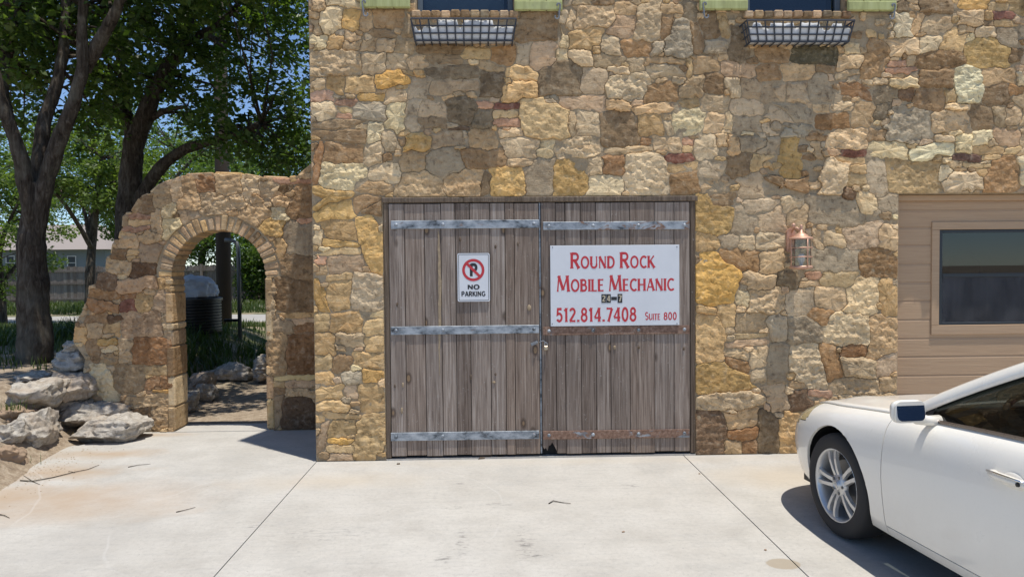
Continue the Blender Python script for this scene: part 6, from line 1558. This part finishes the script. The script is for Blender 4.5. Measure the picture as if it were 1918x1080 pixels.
# ribbed black tank with tarp
TY = 6.6; tr_ = at(412, 600, TY).x; rad = .52; tz_ = ground_z(tr_-rad, TY); th_ = at(380, 562, TY-.4).z-tz_
tk = empty('water_tank', (tr_-rad, TY, tz_-.02)); tag(tk, 'black ribbed round water tank standing behind the arch', 'tank')
M['poly'] = plain('black_polyethylene', (.018, .019, .02), .35, var=.2)
q = MB(); prof = [(rad*.98, 0)]
n = 11
for k in range(n):
    z0 = th_*k/n; z1 = th_*(k+1)/n; prof += [(rad, z0+.01), (rad, z0+(z1-z0)*.7), (rad*.965, z0+(z1-z0)*.8), (rad*.965, z1-.005)]
prof += [(rad*1.04, th_), (rad*1.04, th_+.04), (rad*.9, th_+.06), (0, th_+.10)]
q.lathe(prof, 48); auto_smooth(q.build('barrel', M['poly'], tk), 50)
tp = empty('tarp', (tr_-rad, TY, tz_+th_+.08)); tag(tp, 'crumpled silver grey tarp heaped on the black water tank', 'tarp')
bm = bmesh.new(); bmesh.ops.create_icosphere(bm, subdivisions=5, radius=1)
for v in bm.verts:
    p = v.co.copy(); d = .16*mn.noise(p*1.6)+.10*abs(mn.noise(p*3.7+Vector((3, 1, 2))))+.05*mn.noise(p*8)
    p *= 1+d; v.co = Vector((p.x*.40+.10, p.y*.38, max(-.05, p.z*.30)+.02))
me = bpy.data.meshes.new('sheet'); bm.to_mesh(me); bm.free(); me.materials.append(plain('silver_tarp', (.46, .46, .47), .4, .0, var=.25, sc=6)); o = bpy.data.objects.new('sheet', me); COL.objects.link(o); o.parent = tp; me.polygons.foreach_set('use_smooth', [True]*len(me.polygons))
# ------------------------------------------------------------------ ground cover and small things
def blades(name, label, cat, pts, h, w_, mat, sd, bend=.45):
    rg = np.random.RandomState(sd); P = np.array(pts); n = len(P)
    g = rg.uniform(0, 2*PI, n); hh = h*rg.uniform(.45, 1.25, n); ww = w_*rg.uniform(.7, 1.3, n)
    d = np.stack([np.cos(g), np.sin(g), np.zeros(n)], 1); s_ = np.stack([-np.sin(g), np.cos(g), np.zeros(n)], 1); b = (bend*rg.uniform(.2, 1.3, n)*hh)[:, None]
    up_v = np.array([0, 0, 1.0])
    a0 = P-s_*ww[:, None]/2; a1 = P+s_*ww[:, None]/2; m0 = P+d*b*.35+up_v*(hh*.6)[:, None]-s_*ww[:, None]*.35; m1 = P+d*b*.35+up_v*(hh*.6)[:, None]+s_*ww[:, None]*.35
    tp_ = P+d*b+up_v*(hh*.95)[:, None]
    v = np.stack([a0, a1, m1, m0, tp_], 1).reshape(-1, 3); i = np.arange(n)*5
    me = bpy.data.meshes.new(name); fs = [(k, k+1, k+2, k+3) for k in i.tolist()]+[(k+3, k+2, k+4) for k in i.tolist()]
    me.from_pydata(v.tolist(), [], fs); me.materials.append(mat); o = bpy.data.objects.new(name, me); COL.objects.link(o)
    tag(o, label, cat, kind='stuff'); return o
M['grass'] = mat_leaf('grass_blade', (.026, .045, .011), (.05, .076, .019), (.10, .12, .04), .35)
M['dry_grass'] = mat_leaf('dry_grass_blade', (.20, .15, .08), (.34, .27, .16), (.48, .40, .26), .25)
rg = random.Random(5)
def scatter(n, x0, x1, y0, y1, keep=lambda x, y: True, clump=None):
    out = []
    while len(out) < n:
        x, y = rg.uniform(x0, x1), rg.uniform(y0, y1)
        if not keep(x, y): continue
        if clump and mn.noise(Vector((x*clump, y*clump, 3.3))) < rg.uniform(-.25, .25): continue
        out.append((x, y, ground_z(x, y)-.01))
    return out
blades('grass', 'shaded grass growing on the terrace under the trees', 'grass', scatter(9000, -10, -4.3, 1.6, 9, lambda x, y: x < -4.7 or y > 3.6, 1.2), .14, .012, M['grass'], 1)
blades('grass', 'sunlit grass verge beyond the road', 'grass', scatter(16000, -27, -7, 18.4, 27.5, None or (lambda x, y: True)), .26, .03, M['grass'], 2)
blades('weeds', 'leafy weeds and grass below the water tank', 'weeds', scatter(2600, -7.0, -2.6, 4.2, 7.5, lambda x, y: True, 1.5), .30, .024, M['grass'], 3, .7)
blades('grass', 'grass strip before the road behind the tank', 'grass', scatter(5000, -14, -3, 8.5, 14, lambda x, y: True, .8), .16, .02, M['grass'], 4)
def tuft(px, py, label, n, h, mat, sd, spread=.06, name='grass_tuft', z=0.0):
    p = gr(px, py, z); r_ = random.Random(sd); pts = [(p.x+r_.gauss(0, spread), p.y+r_.gauss(0, spread*.6), z-.01) for _ in range(n)]
    o = blades(name, label, 'grass', pts, h, .006, mat, sd, .9); del o['kind']; return o
tuft(272, 800, 'dry straw tuft at the foot of the arch wall', 90, .16, M['dry_grass'], 7)
tuft(105, 770, 'dry straw tuft between the slabs and the rough boulder', 50, .14, M['dry_grass'], 8, .05, z=.16)
tuft(30, 872, 'green weed tuft at the base of the left boulders', 60, .11, M['grass'], 9, .07)
tuft(28, 765, 'green weed tuft growing on top of the rough grey boulder', 50, .10, M['grass'], 10, .06, z=.42)
tuft(98, 822, 'dry straw tuft in the sandy gully', 60, .10, M['dry_grass'], 11, .07, z=.02)
# stones lining the path behind the arch
for i, (x0, x1, y0, y1, Y, d, lb) in enumerate(((345, 392, 700, 745, 3.3, .5, 'dark edging stone left of the path behind the arch'), (385, 470, 684, 716, 4.1, .5, 'long low edging stone across the path behind the arch'), (466, 500, 668, 716, 3.9, .4, 'upright grey stone right of the path behind the arch'), (338, 366, 735, 775, 2.3, .35, 'small edging stone nearest the arch opening'), (360, 402, 722, 752, 2.9, .35, 'angled edging stone beside the path'))):
    boulder('edging_stone', x0, x1, y0, y1, Y, d, lb, 20+i, group='edging stones behind the arch')
# twigs and debris on the concrete
def twig(pl, r, label, sd, forks=()):
    r *= .62; pts = [gr(px, py, r*1.2) for px, py in pl]; b = pts[0]
    q = MB(); q.tube([(p.x-b.x, p.y-b.y, r*1.1+.004*(i % 2)) for i, p in enumerate(pts)], [r*(1.15-.7*i/(len(pts)-1)) for i in range(len(pts))], 6)
    for (i, px, py) in forks:
        e = gr(px, py, .01); q.tube([(pts[i].x-b.x, pts[i].y-b.y, r*1.1), (e.x-b.x, e.y-b.y, r*.8)], [r*.6, r*.3], 5)
    o = q.build('twig', M['bark'], None, smooth=True); o.location = (b.x, b.y, 0); tag(o, label, 'twig', 'twigs fallen on the concrete')
twig([(38, 899), (62, 901), (100, 893), (140, 884), (165, 878), (185, 871)], .007, 'long forked twig lying on the concrete near the boulders', 1, ((1, 44, 888), (1, 75, 905), (3, 128, 880)))
twig([(240, 874), (258, 871), (282, 868)], .005, 'short straight twig near the arch wall foot', 2)
twig([(330, 958), (348, 955), (366, 949)], .005, 'small twig alone in the middle of the left slab', 3)
twig([(-4, 962), (8, 965), (18, 969)], .005, 'twig touching the left picture edge', 4)
twig([(1028, 942), (1036, 938), (1052, 940), (1069, 943)], .006, 'bent twig on the concrete before the barn doors', 5)
chip_m = M['frame_wood']
def chip(px, py, sx, sy, sz, label, mat, sd, name='wood_chip', cat='wood chip'):
    p = gr(px, py, 0); r_ = random.Random(sd); q = MB()
    pts = [(sx*math.cos(g)*r_.uniform(.7, 1.1), sy*math.sin(g)*r_.uniform(.6, 1.1)) for g in [2*PI*k/7 for k in range(7)]]
    q.add([(a, b, 0) for a, b in pts]+[(a*.8, b*.8, sz*r_.uniform(.7, 1)) for a, b in pts], [tuple(range(7, 14))]+[(i, (i+1) % 7, 7+(i+1) % 7, 7+i) for i in range(7)])
    o = q.build(name, mat); o.location = (p.x, p.y, .001); o.rotation_euler = (0, 0, r_.uniform(0, 6)); tag(o, label, cat)
chip(746, 869, .018, .012, .012, 'dark wood chip on the concrete below the left door corner', chip_m, 1)
chip(938, 857, .05, .014, .015, 'splintered sliver of wood at the door threshold', chip_m, 2)
chip(910, 858, .10, .012, .018, 'flat dark splinter lying along the door threshold', chip_m, 3)
chip(1167, 996, .012, .010, .006, 'dark pebble alone on the middle slab', M['boulder_brown'], 4, 'pebble', 'pebble')
chip(1434, 1030, .010, .009, .006, 'dark pebble beside the right slab joint', M['boulder_brown'], 5, 'pebble', 'pebble')
chip(1310, 887, .010, .008, .006, 'dark pebble in the right slab joint near the wall', M['boulder_brown'], 6, 'pebble', 'pebble')
# loose gravel and sand washed out of the gully
st_ = MB(); r_ = random.Random(12)
for k in range(220):
    px, py = r_.gauss(95, 55), 0; py = 905-.42*(px-20)+r_.gauss(0, 16)
    if px < -20 or px > 240: continue
    p = gr(px, py, 0); s = r_.uniform(.003, .009)
    if p.y > .95: continue
    z = max(0, ground_z(p.x, p.y))
    st_.add([(p.x+s*math.cos(g), p.y+s*math.sin(g), z) for g in (0, 1.6, 3.1, 4.6)]+[(p.x, p.y, z+s*.8)], [(0, 1, 4), (1, 2, 4), (2, 3, 4), (3, 0, 4)])
tag(st_.build('gravel', plain('tan_grit', (.34, .27, .19), .95, var=.4, sc=40)), 'loose gravel washed onto the concrete from the bank', 'gravel', kind='stuff')
